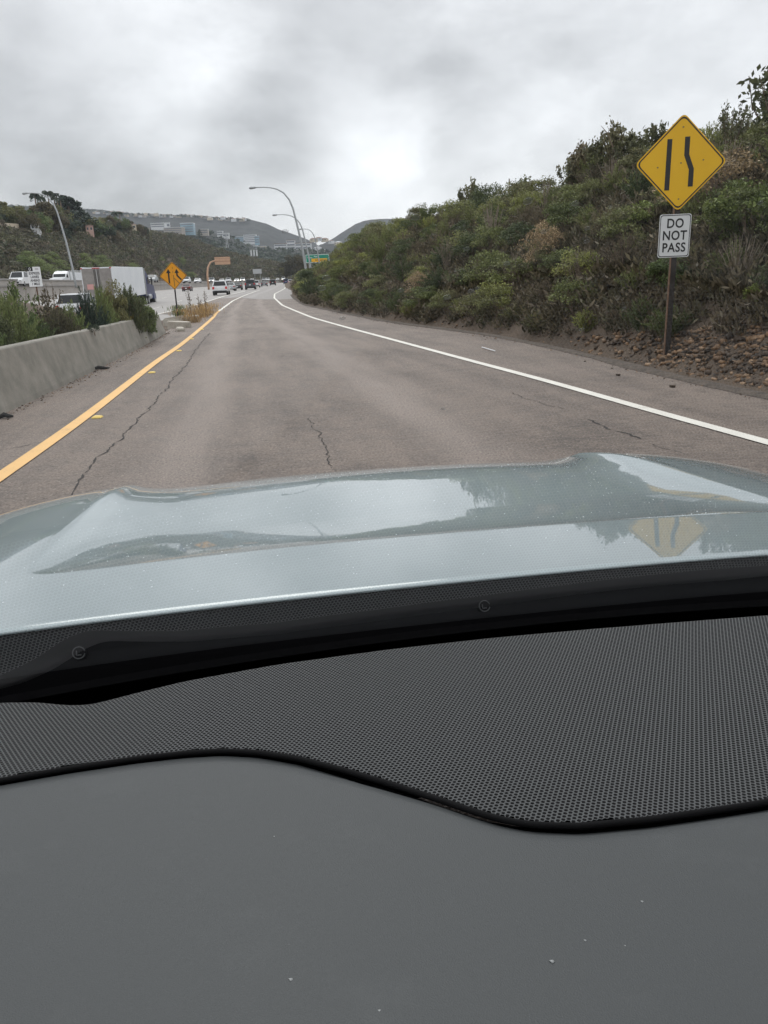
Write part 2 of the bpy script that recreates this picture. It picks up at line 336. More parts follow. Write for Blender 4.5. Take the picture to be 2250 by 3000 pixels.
    rr = nn(nt, 'ShaderNodeMapRange'); nt.links.new(med.outputs[0], rr.inputs[0]); rr.inputs[3].default_value = .48; rr.inputs[4].default_value = .8; nt.links.new(rr.outputs[0], b.inputs['Roughness'])
    return m
m_ramp = lane_mat('ramp asphalt', (.066, .050, .041), (.200, .158, .130), (.27, .222, .192))
m_ramp_far = lane_mat('ramp concrete', (.19, .17, .16), (.26, .24, .225), (.31, .29, .275), conc=True)
m_hwy = lane_mat('freeway concrete', (.23, .215, .20), (.31, .29, .275), (.3, .3, .3), tracks=False, conc=True)

def strip(name, ys, cols, m, z=lambda y, x, k: 0 * x, sub=3, label=None, uvs=None):
    ys = np.asarray(ys, float); X = []; Uu = []
    us = uvs or list(range(len(cols)))
    for i in range(len(cols) - 1):
        for t in np.linspace(0, 1, sub, endpoint=False):
            X.append(cols[i](ys) * (1 - t) + cols[i + 1](ys) * t); Uu.append(us[i] * (1 - t) + us[i + 1] * t)
    X.append(cols[-1](ys)); Uu.append(us[-1]); X = np.array(X).T; nc = X.shape[1]
    Y = np.repeat(ys[:, None], nc, 1); U = np.repeat(np.array(Uu)[None, :], len(ys), 0); Z = z(Y, X, U)
    return tag(np_mesh(name, np.stack([X, Y, Z], -1).reshape(-1, 3), grid_faces(len(ys), nc), m, smooth=True, uv=np.stack([U, Y], -1).reshape(-1, 2)), kind='structure')
# ramp: asphalt near the viewer, lighter concrete past the joint
JL = 83.; JR = 66.
def zr(y, x, u):                                               # ramp surface meets the freeway at the gore
    l = np.clip((YEL(y) - x) / np.maximum(YEL(y) - XR(y), .5), 0, 1) * (y > 36)
    return l * zh(y, 0) + .0 * x
lb = lambda y: np.where(y < 31, BAR(np.minimum(y, 31)) - .12, np.where(y < 40, -7.75 - (y - 31) * .05, np.interp(y, [40, 48], [-8.2, -13.2]) * (y < 48) + XR(y) * (y >= 48)))
ys1 = np.concatenate([np.arange(-60, 36, .75), np.arange(36, 84, 1.)])
r1 = strip('ramp_road', ys1, [lb, YEL, WHT, EDG], m_ramp, zr, sub=4, uvs=[-.45, 0, 1, 1.4])
ys2 = np.concatenate([np.arange(66, 210, 3.), np.arange(210, 700, 10.)])
def yshift(Y, X): return Y
r2 = strip('ramp_merge_lane', ys2, [XR, lambda y: WHT(y) , EDG], m_ramp_far, lambda y, x, u: zr(y, x, u) + .004 , sub=4, uvs=[0, 1, 1.5])
# slant the joint
for v in r2.data.vertices:
    if v.co.y < 84: v.co.y = max(v.co.y, 66 + (-8.6 - v.co.x) * 2.45) if v.co.x < -8.6 else v.co.y
# freeway
ys3 = np.concatenate([np.arange(-60, 140, 3.), np.arange(140, 700, 10.)])
strip('freeway', ys3, [lambda y: XR(y) - HW, lambda y: XR(y)], m_hwy, lambda y, x, u: zh(y, XR(y) - x), sub=10, uvs=[0, 9])
ysn = np.arange(-60, 49, 3.)
strip('freeway_shoulder', ysn, [lambda y: XR(y), lambda y: np.minimum(XR(y) + 3.2, -8.6)], m_hwy, lambda y, x, u: zh(y, 0) + .004 + .02 * (x - XR(y)), sub=3)
m_hwy2 = m_hwy
strip('upper_freeway', np.concatenate([np.arange(-60, 700, 10.)]), [lambda y: XR(y) - HW - 24, lambda y: XR(y) - HW - .5], m_hwy2, lambda y, x, u: zu(y) + 0 * x, sub=3)

def ribbon(name, cx, w, ys, z, m, dash=None):                  # painted marking
    V = []; Fq = []
    seg = []
    if dash is None: seg = [ys]
    else:
        y0 = ys[0]
        while y0 < ys[-1]: seg.append(np.linspace(y0, y0 + dash[0], 3)); y0 += dash[1]
    for s_ in seg:
        b = len(V); x = cx(s_); n = len(s_)
        for i in range(n):
            for sgn in (-.5, .5):
                xx = x[i] + sgn * w; V.append((xx, s_[i], z(s_[i], xx)))
        for i in range(n - 1): Fq.append((b + 2 * i, b + 2 * i + 1, b + 2 * i + 3, b + 2 * i + 2))
    return tag(np_mesh(name, V, Fq, m), kind='structure')
zl = lambda y, x: float(zr(np.array(y), np.array(x), 0)) + .009
ribbon('yellow_edge_line', YEL, .15, np.concatenate([np.arange(-20, 45, .5)]), zl, m_yline)
ribbon('white_gore_line', YEL, .17, np.arange(44.5, 140, 1.), zl, m_wline)
ribbon('white_edge_line', WHT, .15, np.concatenate([np.arange(-20, 110, .5), np.arange(110, 640, 5.)]), zl, m_wline)
zf = lambda y, x: float(zh(y, float(XR(y)) - x)) + .012
ribbon('freeway_edge_line', XR, .2, np.concatenate([np.arange(-20, 135, 1.)]), lambda y, x: zf(y, x), m_wline)
for k in range(1, 7):
    ribbon('lane_line', lambda y, k=k: XR(y) - 3.9 * k, .14, np.arange(-20, 500, 1.), zf, m_wline, dash=(3.6, 14.6))
ribbon('lane_line', lambda y: XR(y) - .05, .14, np.arange(150, 560, 1.), zf, m_wline, dash=(3.6, 14.6))
ribbon('freeway_left_line', lambda y: XR(y) - HW + 2.4, .18, np.arange(-20, 640, 5.), zf, m_yline)
# cracks in the asphalt
m_crack = mat('open crack', (.035, .03, .028), .95)
def crack(pts, w, seed, jit=.035):
    r = random.Random(seed); P_ = []
    for (a, b) in zip(pts[:-1], pts[1:]):
        n = max(2, int(math.dist(a, b) / .07))
        for i in range(n): t = i / n; P_.append((a[0] * (1 - t) + b[0] * t, a[1] * (1 - t) + b[1] * t))
    V = []; Fq = []; off = 0
    for i, p in enumerate(P_):
        off = off * .8 + r.uniform(-jit, jit); ww = w * r.uniform(.25, 1.3) * (0.15 if r.random() < .1 else 1)
        V += [(p[0] + off - ww / 2, p[1], .0045), (p[0] + off + ww / 2, p[1], .0045)]
        if i: Fq.append((2 * i - 2, 2 * i - 1, 2 * i + 1, 2 * i))
    return tag(np_mesh('road_crack', V, Fq, m_crack), kind='structure')
g2 = lambda pts: [(G(x, y).x, G(x, y).y) for x, y in pts]
crack([(-2.1, 3.4)] + g2([(192, 1460), (232, 1407), (331, 1307), (411, 1221), (490, 1135), (550, 1062), (583, 1009), (615, 975)]), .020, 1, .022)
crack(g2([(900, 1225), (915, 1248), (948, 1307), (975, 1360), (1010, 1420)]), .010, 2, .03)
crack(g2([(1500, 1148), (1600, 1188), (1660, 1207)]), .010, 3)
crack(g2([(1720, 1230), (1828, 1273), (1880, 1292)]), .022, 5, .03)
crack(g2([(1905, 1303), (1966, 1321), (2010, 1335)]), .010, 6)
crack(g2([(0, 1322), (60, 1310), (130, 1297)]), .014, 4)

# ------------------------------------------------------------------ terrain
def polar(x, y): return np.degrees(np.arctan2(x, y)), np.hypot(x, y)
ty = EDG.y[(EDG.y < 86)]; tx = EDG(ty) + np.interp(ty, [-60, 8, 11, 20, 60], [.6, .65, .5, .3, .3])
t_az, t_R = polar(tx, ty); o_ = np.argsort(t_az); t_az, t_R = t_az[o_], t_R[o_]
sky_pts = [(855, 812), (862, 801), (897, 788), (951, 760), (981, 726), (1041, 690), (1072, 672), (1117, 644), (1177, 635), (1240, 608), (1358, 585), (1485, 553), (1516, 535), (1611, 515), (1668, 485), (1719, 455), (1833, 415), (1928, 400), (2048, 385), (2105, 345), (2250, 300), (2500, 230), (2900, 160)]
s_az, s_el = [], []
for p in sky_pts:
    d = ray(*p); s_az.append(math.degrees(math.atan2(d.x, d.y))); s_el.append(d.z / math.hypot(d.x, d.y))
def rr0(az): return np.interp(az, t_az, t_R)
def right_hill(x, y):
    az, R = polar(x, y); r0 = rr0(az); rr = r0 * 1.75 + 3
    bush = np.interp(R, [10, 40, 100], [.85, 1.3, 1.5])
    h = np.where(az < 33, CAM_H + rr * np.interp(az, s_az, s_el) - np.interp(rr, [15, 60, 160], [.9, 1.3, 1.5]), 0)
    hb = np.clip(CAM_H + rr * np.interp(33, s_az, s_el) - .9, 5, 8); h = np.where(az >= 33, hb, h)
    h = np.maximum(h, .25) * np.clip((az + 6.15) / .8, 0, 1)
    t = np.clip((R - r0) / (rr - r0), 0, 1); prof = 1 - (1 - t) ** 1.5
    out = h * prof + np.clip(R - rr, 0, 60) * .02
    return np.where((R > r0) & (az > -6.15), out * np.clip((R - r0) / .5, 0, 1), 0), t
l_pts = [(-900, 560), (-400, 610), (0, 655), (150, 668), (300, 672), (400, 676), (469, 680), (554, 696), (605, 718), (656, 733), (701, 747), (762, 760), (807, 770), (840, 790), (870, 812)]
l_az, l_el = [], []
for p in l_pts:
    d = ray(*p); l_az.append(math.degrees(math.atan2(d.x, d.y))); l_el.append(d.z / math.hypot(d.x, d.y))
def left_hill(x, y):
    az, R = polar(x, y); ta = np.tan(np.radians(np.clip(-az, 0, 75)))
    r0 = np.clip(66 / np.maximum(ta - .109, .05) / np.cos(np.radians(np.clip(-az, 0, 75))), 75, 540); rr = r0 + np.interp(r0, [75, 540], [70, 160])
    h = CAM_H + rr * np.interp(az, l_az, l_el) - 3.0
    h = np.maximum(h, 0) * (az < -6.2) * (az > -170)
    h = np.where(az < -50, 26, h); t = np.clip((R - r0) / (rr - r0), 0, 1)
    return h * (t * .55 + .45 * (1 - (1 - t) ** 2)) + 0 * R, t
def terrain(x, y):
    x = np.asarray(x, float); y = np.asarray(y, float)
    xr = XR(np.clip(y, -60, 700)); l = xr - x
    yb = np.clip(y, -60, 31); xb = BAR(yb)
    z = np.full(np.broadcast(x, y).shape, -.06)
    # freeway bed and upper carriageway
    yy = np.clip(y, -60, 690)
    on = np.clip((l + 3.5) / 2.5, 0, 1)
    z = z + on * (zh(yy, l) - .12)
    z = z + np.clip((l - 33.5) / 4, 0, 1) * (zu(yy) + .05)
    # planted strip and dirt mound behind the barrier
    med = np.clip((xb - .7 - x) / .9, 0, 1) * np.clip((x - (xr + 2.2)) / 1.6, 0, 1) * np.clip((31.5 - y) / 5, 0, 1)
    z = z + med * .38
    z = z + 1.30 * np.exp(-((x + 11.6) / 3.0) ** 2 - ((y - 20) / 7.0) ** 2) * np.clip((xb - .9 - x) / 2., 0, 1)
    rh, t = right_hill(x, y); z = z + rh
    z = z + np.where(rh > .05, snoise(x, y, 3, 4, .8) * .16 * np.clip(rh, 0, 1), 0)
    lh, t2 = left_hill(x, y); z = z + lh + np.where(lh > 1, snoise(x, y, 5, 4, .05) * 1.2 * np.clip(lh / 6, 0, 1), 0)
    return z
azs = np.radians(np.concatenate([np.arange(-60, 60, .45), np.arange(60, 300, 3.)])); Rs = np.concatenate([[.01], np.geomspace(2.0, 8, 16), np.geomspace(8.2, 700, 190), np.geomspace(720, 6000, 16)])
AZ, RR = np.meshgrid(azs, Rs, indexing='xy'); X = RR * np.sin(AZ); Y = RR * np.cos(AZ); Z = terrain(X, Y)
m_g, nt, b = new_mat('dirt and dry litter'); b.inputs['Roughness'].default_value = .95
g = nn(nt, 'ShaderNodeNewGeometry')
a1 = nn(nt, 'ShaderNodeTexNoise', i_Scale=.9, i_Detail=8., i_Roughness=.65); nt.links.new(g.outputs['Position'], a1.inputs['Vector'])
a2 = nn(nt, 'ShaderNodeTexNoise', i_Scale=22., i_Detail=6., i_Roughness=.7); nt.links.new(g.outputs['Position'], a2.inputs['Vector'])
cr = nn(nt, 'ShaderNodeValToRGB'); e = cr.color_ramp.elements; e[0].position = .3; e[0].color = (.045, .034, .026, 1); e[1].position = .72; e[1].color = (.185, .135, .095, 1)
nt.links.new(math_n(nt, 'ADD', math_n(nt, 'MULTIPLY', a1.outputs[0], .5), math_n(nt, 'MULTIPLY', a2.outputs[0], .5)), cr.inputs[0]); nt.links.new(cr.outputs[0], b.inputs['Base Color'])
bp = nn(nt, 'ShaderNodeBump', i_Strength=.8, i_Distance=.05); nt.links.new(a2.outputs[0], bp.inputs['Height']); nt.links.new(bp.outputs[0], b.inputs['Normal'])
tag(np_mesh('ground', np.stack([X, Y, Z], -1).reshape(-1, 3), grid_faces(len(Rs), len(azs), True), m_g, smooth=True), kind='structure')

# ------------------------------------------------------------------ distant hills
m_hill, nt, b = new_mat('far chaparral slope'); b.inputs['Roughness'].default_value = .95
g = nn(nt, 'ShaderNodeNewGeometry'); a1 = nn(nt, 'ShaderNodeTexNoise', i_Scale=.035, i_Detail=9., i_Roughness=.65); nt.links.new(g.outputs['Position'], a1.inputs['Vector'])
cr = nn(nt, 'ShaderNodeValToRGB'); e = cr.color_ramp.elements; e[0].position = .35; e[0].color = (.012, .016, .016, 1); e[1].position = .7; e[1].color = (.042, .045, .038, 1)
nt.links.new(a1.outputs[0], cr.inputs[0]); nt.links.new(cr.outputs[0], b.inputs['Base Color'])
def far_hill(name, pts, R, depth, seed, front=600, rough=4., prof=1.2):
    d0 = [ray(*p) for p in pts]; az = [math.atan2(d.x, d.y) for d in d0]; el = [d.z / math.hypot(d.x, d.y) for d in d0]
    a = np.linspace(az[0], az[-1], 260); h = np.interp(a, az, el) * R + CAM_H
    ts = np.concatenate([np.linspace(0, 1, 50), np.linspace(1.06, 2, 12)]); V = []
    for t in ts:
        r = R - front * (1 - t) if t <= 1 else R + depth * (t - 1)
        k = t ** prof if t <= 1 else 1 - .15 * (t - 1)
        x = r * np.sin(a); y = r * np.cos(a)
        gl = snoise(x, y, seed, 5, .012) * rough * math.sin(math.pi * min(t, 1)) * 1.5 + snoise(x, y, seed + 1, 3, .05) * rough * .22
        V.append(np.stack([x, y, h * k + gl - 8 * (1 - t if t < 1 else 0)], -1))
    return tag(np_mesh(name, np.array(V).reshape(-1, 3), grid_faces(len(ts), len(a)), m_hill, smooth=True), kind='structure')
far_hill('distant_hill', [(-900, 560), (-200, 590), (100, 606), (290, 614), (400, 627), (480, 629), (581, 633), (701, 643), (738, 644), (777, 653), (822, 674), (900, 701), (921, 710), (960, 745), (1000, 790)], 2900, 900, 21, 1000, 9)
far_hill('distant_ridge', [(915, 740), (940, 718), (975, 699), (1010, 675), (1041, 657), (1066, 647), (1114, 641), (1180, 640), (1400, 640), (1900, 640), (2500, 660), (3000, 740), (3300, 790)], 3200, 900, 31, 900, 7)
far_hill('mid_hill', [(-700, 640), (0, 650), (300, 660), (400, 676), (470, 686), (537, 687), (634, 686), (676, 694), (717, 713), (745, 726), (760, 731), (850, 732), (900, 733), (960, 738), (1100, 745), (1400, 745)], 1500, 500, 41, 500, 4)
far_hill('valley_rise', [(820, 790), (850, 765), (900, 735), (940, 716), (1000, 706), (1100, 700), (1400, 690)], 2100, 700, 51, 500, 3)

# ------------------------------------------------------------------ foliage prototypes
def leaf_quads(c, r, size, asp=.45, dirv=None, dirw=0.):
    n = len(c); a = r.normal(size=(n, 3))
    if dirv is not None: a = a * (1 - dirw) + dirv * dirw * 1.8
    a /= np.linalg.norm(a, axis=1, keepdims=True); b_ = r.normal(size=(n, 3)); b_ -= a * (a * b_).sum(1, keepdims=True); b_ /= np.linalg.norm(b_, axis=1, keepdims=True)
    s = (size * r.uniform(.6, 1.4, n))[:, None]
    V = np.stack([c - a * s, c + b_ * s * asp, c + a * s, c - b_ * s * asp], 1).reshape(-1, 3)
    lf = np.repeat(r.uniform(0, 1, n), 4)
    return V, lf
def dome_cloud(seed, n, clumps=22, w=.62, h=1.0, leaf=.03, low=.1):
    r = np.random.default_rng(seed); cs = []
    for k in range(clumps):
        th = r.uniform(0, 2 * np.pi); ph = r.uniform(0, 1) ** .7; rad = r.uniform(.16, .30)
        q = r.uniform(.55, .86); cs.append((q * w * math.cos(th) * math.sqrt(1 - ph * ph * .9), q * w * math.sin(th) * math.sqrt(1 - ph * ph * .9), low + .12 + ph * (h - .32) * r.uniform(.8, 1.08), rad))
    cs = np.array(cs); pick = r.integers(0, clumps, n); d = r.normal(size=(n, 3)); d /= np.linalg.norm(d, axis=1, keepdims=True); d[:, 2] = np.abs(d[:, 2]) * .9 - .25 * (r.random(n) < .35)
    c = cs[pick, :3] + d * cs[pick, 3:4] * (r.uniform(.35, 1.12, (n, 1)) ** .6) * np.array([1, 1, .8]); c[:, 2] = np.maximum(c[:, 2], .02)
    return leaf_quads(c, r, leaf)
def spray_cloud(seed, n, branches=46, w=.55, h=1.0, leaf=.035):
    r = np.random.default_rng(seed); P_, Dv = [], []
    per = n // branches
    for k in range(branches):
        th = r.uniform(0, 2 * np.pi); lean = r.uniform(.05, 1.) ** .8; L = h * r.uniform(.6, 1.08) * (1 - .25 * lean)
        t = r.uniform(.18, 1, per) ** .75; out = w * lean * (t ** 1.3)
        cx = np.stack([out * math.cos(th), out * math.sin(th), L * t * (1 - .22 * lean * t)], 1)
        cx += r.normal(size=(per, 3)) * (.062 * (1.25 - t))[:, None]; P_.append(cx); dv = np.array([math.cos(th) * lean * .8, math.sin(th) * lean * .8, 1.]); Dv.append(np.repeat(dv[None] / np.linalg.norm(dv), per, 0))
    c = np.concatenate(P_); return leaf_quads(c, r, leaf, .3, np.concatenate(Dv), .6)
def stems(seed, n, w, h, rad=.012):
    r = random.Random(seed); mb = MB()
    for k in range(n):
        th = r.uniform(0, 6.28); ln = r.uniform(.1, 1); p = [(0.02 * math.cos(th), .02 * math.sin(th), -.1)]
        for t in (.3, .6, .92): p.append((w * ln * t * math.cos(th) + r.uniform(-.02, .02), w * ln * t * math.sin(th), h * t * (1 - .2 * ln)))
        mb.tube(p, [rad, rad * .8, rad * .5, rad * .2], 4)
    return mb
def qf(V): return np.arange(len(V)).reshape(-1, 4)
def foliage_obj(name, VL, m, parent=None, tintv=None):
    V, lf = VL; at = {'leaf': lf}
    at['tint'] = np.zeros(len(V)) if tintv is None else tintv
    return np_mesh(name, V, qf(V), m, parent, attrs=at)
class Proto:                                       # one shrub: foliage mesh with its stems below it
    def __init__(s, VL, m, stem=None): s.VL = VL; s.m = m; s.stem = stem; s.root = None
    def place(s, loc, sc, name, label, cat, group=None, rz=None, part='stem', m=None):
        if s.root is None:
            s.root = foliage_obj(name, s.VL, s.m)
            if s.stem is not None: s.stem.build(part, m_bark, s.root)
            o = s.root
        else:
            o = copy_tree(s.root); o.name = name
        if m is not None:
            o.data = o.data.copy(); o.data.materials[0] = m
        for k_ in ('group',):
            if k_ in o and not group: del o[k_]
        o.location = loc; o.scale = sc if hasattr(sc, '__len__') else (sc, sc, sc); o.rotation_euler = (rnd.uniform(-.06, .06), rnd.uniform(-.06, .06), rnd.uniform(0, 6.28) if rz is None else rz)
        return tag(o, label, cat, group)
protos = []
for k in range(4): protos.append(Proto(dome_cloud(100 + k, 3600, 20 + 3 * k, leaf=.026), m_chap, stems(k, 9, .45, .8)))
for k in range(5): protos.append(Proto(spray_cloud(200 + k, 3800, 44 + 6 * k, leaf=.028), m_chap, stems(20 + k, 12, .4, .85)))
p_dry = [Proto(spray_cloud(300 + k, 2600, 50, leaf=.026), m_brown, stems(40 + k, 16, .42, .9)) for k in range(2)]
tz = lambda x, y: float(terrain(np.array([x]), np.array([y]))[0])
def at_px(px, R):
    d = ray(px, 800); a = math.atan2(d.x, d.y); return R * math.sin(a), R * math.cos(a)
def top_z(px, py, R):
    d = ray(px, py); return CAM_H + R * d.z / math.hypot(d.x, d.y)

# right-hand cut slope: shrubs standing one by one in the rows nearest the ramp
GR = 'shrubs covering the cut slope right of the ramp'
placed = 0; cand = []
r_ = random.Random(5)
for i in range(9000):
    az = r_.uniform(-6.0, 33); rad = math.radians(az)
    r0 = float(rr0(az)); rr = r0 * 1.75 + 3; t = r_.random() ** 1.15; R = r0 + .6 + (rr - r0 + 5) * t
    if az > 13: R = max(R, r0 + .7 + (az - 13) * .05)
    if 19.2 < az < 23.5 and R < 13.6: continue
    cand.append((az, R, R * math.sin(rad), R * math.cos(rad)))
keep = []
gridc = {}
for az, R, x, y in cand:
    s = (.62 + .012 * R) * r_.uniform(.8, 1.25)
    if az - math.degrees(.95 * s / R) < -6.15: continue
    if az < -1:
        s = min(s, (CAM_H + R * (float(np.interp(az, s_az, s_el)) + .002) - tz(x, y)) / 1.2)
        if s < .35: continue
    key = (int(x / 2), int(y / 2)); ok = True
    for dx in (-1, 0, 1):
        for dy in (-1, 0, 1):
            for (qx, qy, qs) in gridc.get((key[0] + dx, key[1] + dy), ()):
                if (qx - x) ** 2 + (qy - y) ** 2 < (.52 * (qs + s)) ** 2: ok = False
    if ok: gridc.setdefault(key, []).append((x, y, s)); keep.append((az, R, x, y, s))
size = sorted(keep, key=lambda q: -q[4] / q[1])
near, rest = size[:270], size[270:]
for az, R, x, y, s in near:
    k = r_.random()
    pr = p_dry[r_.randrange(2)] if k < .16 else protos[r_.randrange(9)]
    s2 = s * (.8 if R < rr0(az) + 2.5 else 1)
    look = 'dry brown twiggy shrub' if pr in p_dry else ('rounded leafy shrub' if protos.index(pr) < 4 else 'upright feathery shrub')
    tt = (R - rr0(az)) / (rr0(az) * .75 + 3)
    band = 'at the foot' if tt < .25 else ('on the lower slope' if tt < .5 else ('on the upper slope' if tt < .85 else 'on the ridge'))
    look = ('small ' if s2 < .8 * (.62 + .012 * R) * 1.15 else 'large ' if s2 > (.62 + .012 * R) * 1.1 else '') + look
    zone = 'near the lamps' if az < -4 else ('past the line bend' if az < 0 else ('left of the stakes' if az < 7 else ('between stakes and sign' if az < 17 else ('around the diamond sign' if az < 25 else 'near the right edge'))))
    pr.place((x, y, tz(x, y) - .07), (s2 * 1.25, s2 * 1.25, s2 * r_.uniform(.85, 1.25)), 'shrub', look + ' ' + band + ', ' + zone, 'shrub', 'shrubs covering the cut slope ' + zone)
def merge_cloud(items, name, label, cat, group, m, dens=.25, seed=1, leafk=2.0, bank=None):
    r = np.random.default_rng(seed); Vs, Ls, Ts = [], [], []
    for (x, y, z, s, n) in items:
        V, lf = bank[r.integers(0, len(bank))]; q = V.reshape(-1, 4, 3); idx = r.integers(0, len(q), n); q = q[idx]; cc = q.mean(1, keepdims=True)
        kk = leafk * (len(V) / 4 / n) ** .35 * .55
        q = (cc + (q - cc) * kk); a = r.uniform(0, 6.28); ca, sa = math.cos(a), math.sin(a)
        o = np.stack([q[..., 0] * ca - q[..., 1] * sa, q[..., 0] * sa + q[..., 1] * ca, q[..., 2]], -1) * np.array([s * 1.3, s * 1.3, s * r.uniform(.8, 1.2)]) + np.array([x, y, z])
        Vs.append(o.reshape(-1, 3)); Ls.append(lf.reshape(-1, 4)[idx].ravel()); Ts.append(np.full(n * 4, r.random()))
    V = np.concatenate(Vs); o = foliage_obj(name, (V, np.concatenate(Ls)), m, None, np.concatenate(Ts)); return tag(o, label, cat, None, 'stuff')
bank = [p.VL for p in protos]
merge_cloud([(x, y, tz(x, y) - .08, s, int(np.interp(R, [15, 120], [900, 260]))) for az, R, x, y, s in rest], 'chaparral_brush', 'dense mass of green and brown brush filling the cut slope right of the ramp', 'brush', None, m_chap, bank=bank, seed=3)
# undergrowth and litter between the shrubs
ug = []
for i in range(3600):
    az = r_.uniform(-6.0, 33); r0 = float(rr0(az)); rr = r0 * 1.75 + 3; R = r0 + .5 + (rr - r0 + 6) * r_.random() ** 1.15; x, y = R * math.sin(math.radians(az)), R * math.cos(math.radians(az))
    if az > 13 and R < r0 + .6 + (az - 13) * .05: continue
    if az - math.degrees(.5 / R) < -6.1: continue
    if 19.2 < az < 23.5 and R < 13.4: continue
    ug.append((x, y, tz(x, y) - .1, r_.uniform(.35, .6) * (1 + R * .01), 90))
merge_cloud(ug, 'undergrowth', 'low dark brown undergrowth between the shrubs of the cut slope', 'undergrowth', None, m_brown, bank=[p.VL for p in p_dry], seed=4)

# distinct plants of the slope
p_flower = Proto(dome_cloud(401, 2600, 26, leaf=.022), m_dry, stems(61, 14, .45, .8))
p_lime = Proto(dome_cloud(402, 3400, 22, leaf=.03), m_bright, stems(62, 8, .4, .8))
def slope_plant(pr, px, py, sc, name, label, cat, group=None, m=None, R=None):
    d = ray(px, py); best = None
    for k in range(400):
        R_ = 9 + k * .25; p = CAM + d * (R_ / math.hypot(d.x, d.y))
        if tz(p.x, p.y) >= p.z: best = (p.x, p.y, R_); break
    if best is None: best = (*at_px(px, R or 60), R or 60)
    x, y, R_ = best
    return pr.place((x, y, tz(x, y) - .05), sc, name, label, cat, group, m=m)
slope_plant(p_flower, 1600, 800, (1.1, 1.1, 1.3), 'flowering_shrub', 'dry pinkish tan seed-headed shrub low on the cut slope, left of the sign post', 'shrub')
slope_plant(p_flower, 1235, 870, (1.0, 1.0, .9), 'flowering_shrub', 'smaller tan seed-headed shrub at the foot of the slope beside the ramp bend', 'shrub')
slope_plant(p_flower, 2080, 640, (1.9, 1.9, 1.2), 'flowering_shrub', 'pale tan dried shrub high on the slope just right of the white sign', 'shrub')
slope_plant(p_lime, 1860, 720, (1.1, 1.1, .9), 'leafy_shrub', 'bright green leafy shrub just left of the white do not pass sign', 'shrub')
slope_plant(p_lime, 2190, 760, (1.2, 1.2, 1.2), 'leafy_shrub', 'bright green leafy shrub on the slope at the right edge of the photo', 'shrub')
slope_plant(p_lime, 2215, 925, (.35, .35, .35), 'leafy_shrub', 'small lime green plant just above the rubble right of the sign post', 'shrub')
slope_plant(p_lime, 1960, 860, (.7, .7, .7), 'leafy_shrub', 'low green shrub directly behind the post of the white sign', 'shrub', m=m_green)
m_ridge = foliage_mat('ridge leaves', [(0, (.08, .09, .045)), (.6, (.14, .14, .07)), (1, (.16, .13, .08))])
R_big = lambda px: px in (1745, 1835, 1660, 1790, 1700)
# spindly open plants that break the ridge line
def spindly(seed, n=16, h=1.0, w=.45, leaf=.02, per=46):
    r = np.random.default_rng(seed); rr_ = random.Random(seed); mb = MB(); pts = []
    for k in range(n):
        th = rr_.uniform(0, 6.28); ln = rr_.uniform(.1, 1); p = []
        for t in (0, .35, .7, 1.): p.append((w * ln * t * math.cos(th) + rr_.uniform(-.04, .04) * t, w * ln * t * math.sin(th), h * t * rr_.uniform(.92, 1.05) * (1 - .25 * ln)))
        mb.tube(p, [.011, .008, .005, .003], 4)
        P_ = np.array(p); tt = r.uniform(.5, 1.03, per); c = np.stack([np.interp(tt * 3 / 3, [0, .35, .7, 1.05], P_[:, i]) for i in range(3)], 1) + r.normal(size=(per, 3)) * .035
        pts.append(c)
    return leaf_quads(np.concatenate(pts), r, leaf, .5), mb
for i, (px, py, R, sc, lab) in enumerate([(1790, 372, 27, 1.5, 'open leafy bush on the ridge just left of the yellow diamond sign'), (1745, 420, 27.5, 1.5, 'low leafy bush on the ridge filling the gap left of the open leafy one'), (1835, 400, 26, 1.6, 'wide leafy bush on the ridge touching the left corner of the diamond sign'), (1660, 462, 30, 1.5, 'low dark bush on the ridge left of the spiky one'), (1905, 368, 25, 1.4, 'thin twiggy bush on the ridge partly behind the yellow diamond sign'),
        (1700, 425, 29, 1.4, 'dark spiky bush on the ridge left of the open leafy one'), (2105, 310, 20.5, 1.2, 'wispy bush on the ridge right of the yellow diamond sign'),
        (2240, 185, 19, 2.6, 'tall leafy branches reaching in at the right edge above the ridge'), (1375, 538, 47, 2.2, 'slender sapling on the ridge left of two bare stakes'), (1530, 520, 38, 1.4, 'small twiggy bush on the ridge near two bare stakes')]):
    VL, st = spindly(500 + i, n=16 + 3 * i % 9, per=(64 if R_big(px) else 46), leaf=.03 if R < 24 else .042); pr = Proto(VL, m_ridge if px != 1530 else m_olive, st)
    x, y = at_px(px, R); zb = tz(x, y) - .1; zt = top_z(px, py, R); s = max(zt - zb, .8)
    o = pr.place((x, y, zb), (sc * .9, sc * .9, s / .9), 'ridge_bush', lab, 'bush')
m_pale = mat('bleached dead wood', (.30, .25, .20), .9, col2=(.20, .16, .13), nscale=20)
for i, (px, py, h, lab) in enumerate([(1440, 730, 1.5, 'pale bare branching shrub on the slope left of the tan seed-headed one'), (1310, 800, 1.2, 'bleached dead twigs low on the slope past the line bend'), (1790, 560, 1.0, 'reddish bare shrub high on the slope left of the diamond sign'), (1600, 640, 1.3, 'thin bare stems in the middle of the upper slope'),
        (2120, 600, 1.3, 'bleached twigs on the slope right of the diamond sign'), (1700, 860, 1.0, 'dead twiggy shrub near the slope foot left of the sign post'), (2160, 850, .9, 'dead stems above the rubble at the right'), (1500, 860, 1.1, 'grey dead stems at the slope foot below the tan shrub')]):
    VL, st = spindly(900 + i, n=26, w=.5, leaf=.016, per=8); pr = Proto(VL, m_brown, None); o = slope_plant(pr, px, py, (h, h, h), 'dead_shrub', lab, 'shrub')
    for q in range(len(st.v)): pass
    st.build('branches', m_pale, o)
mb = MB()
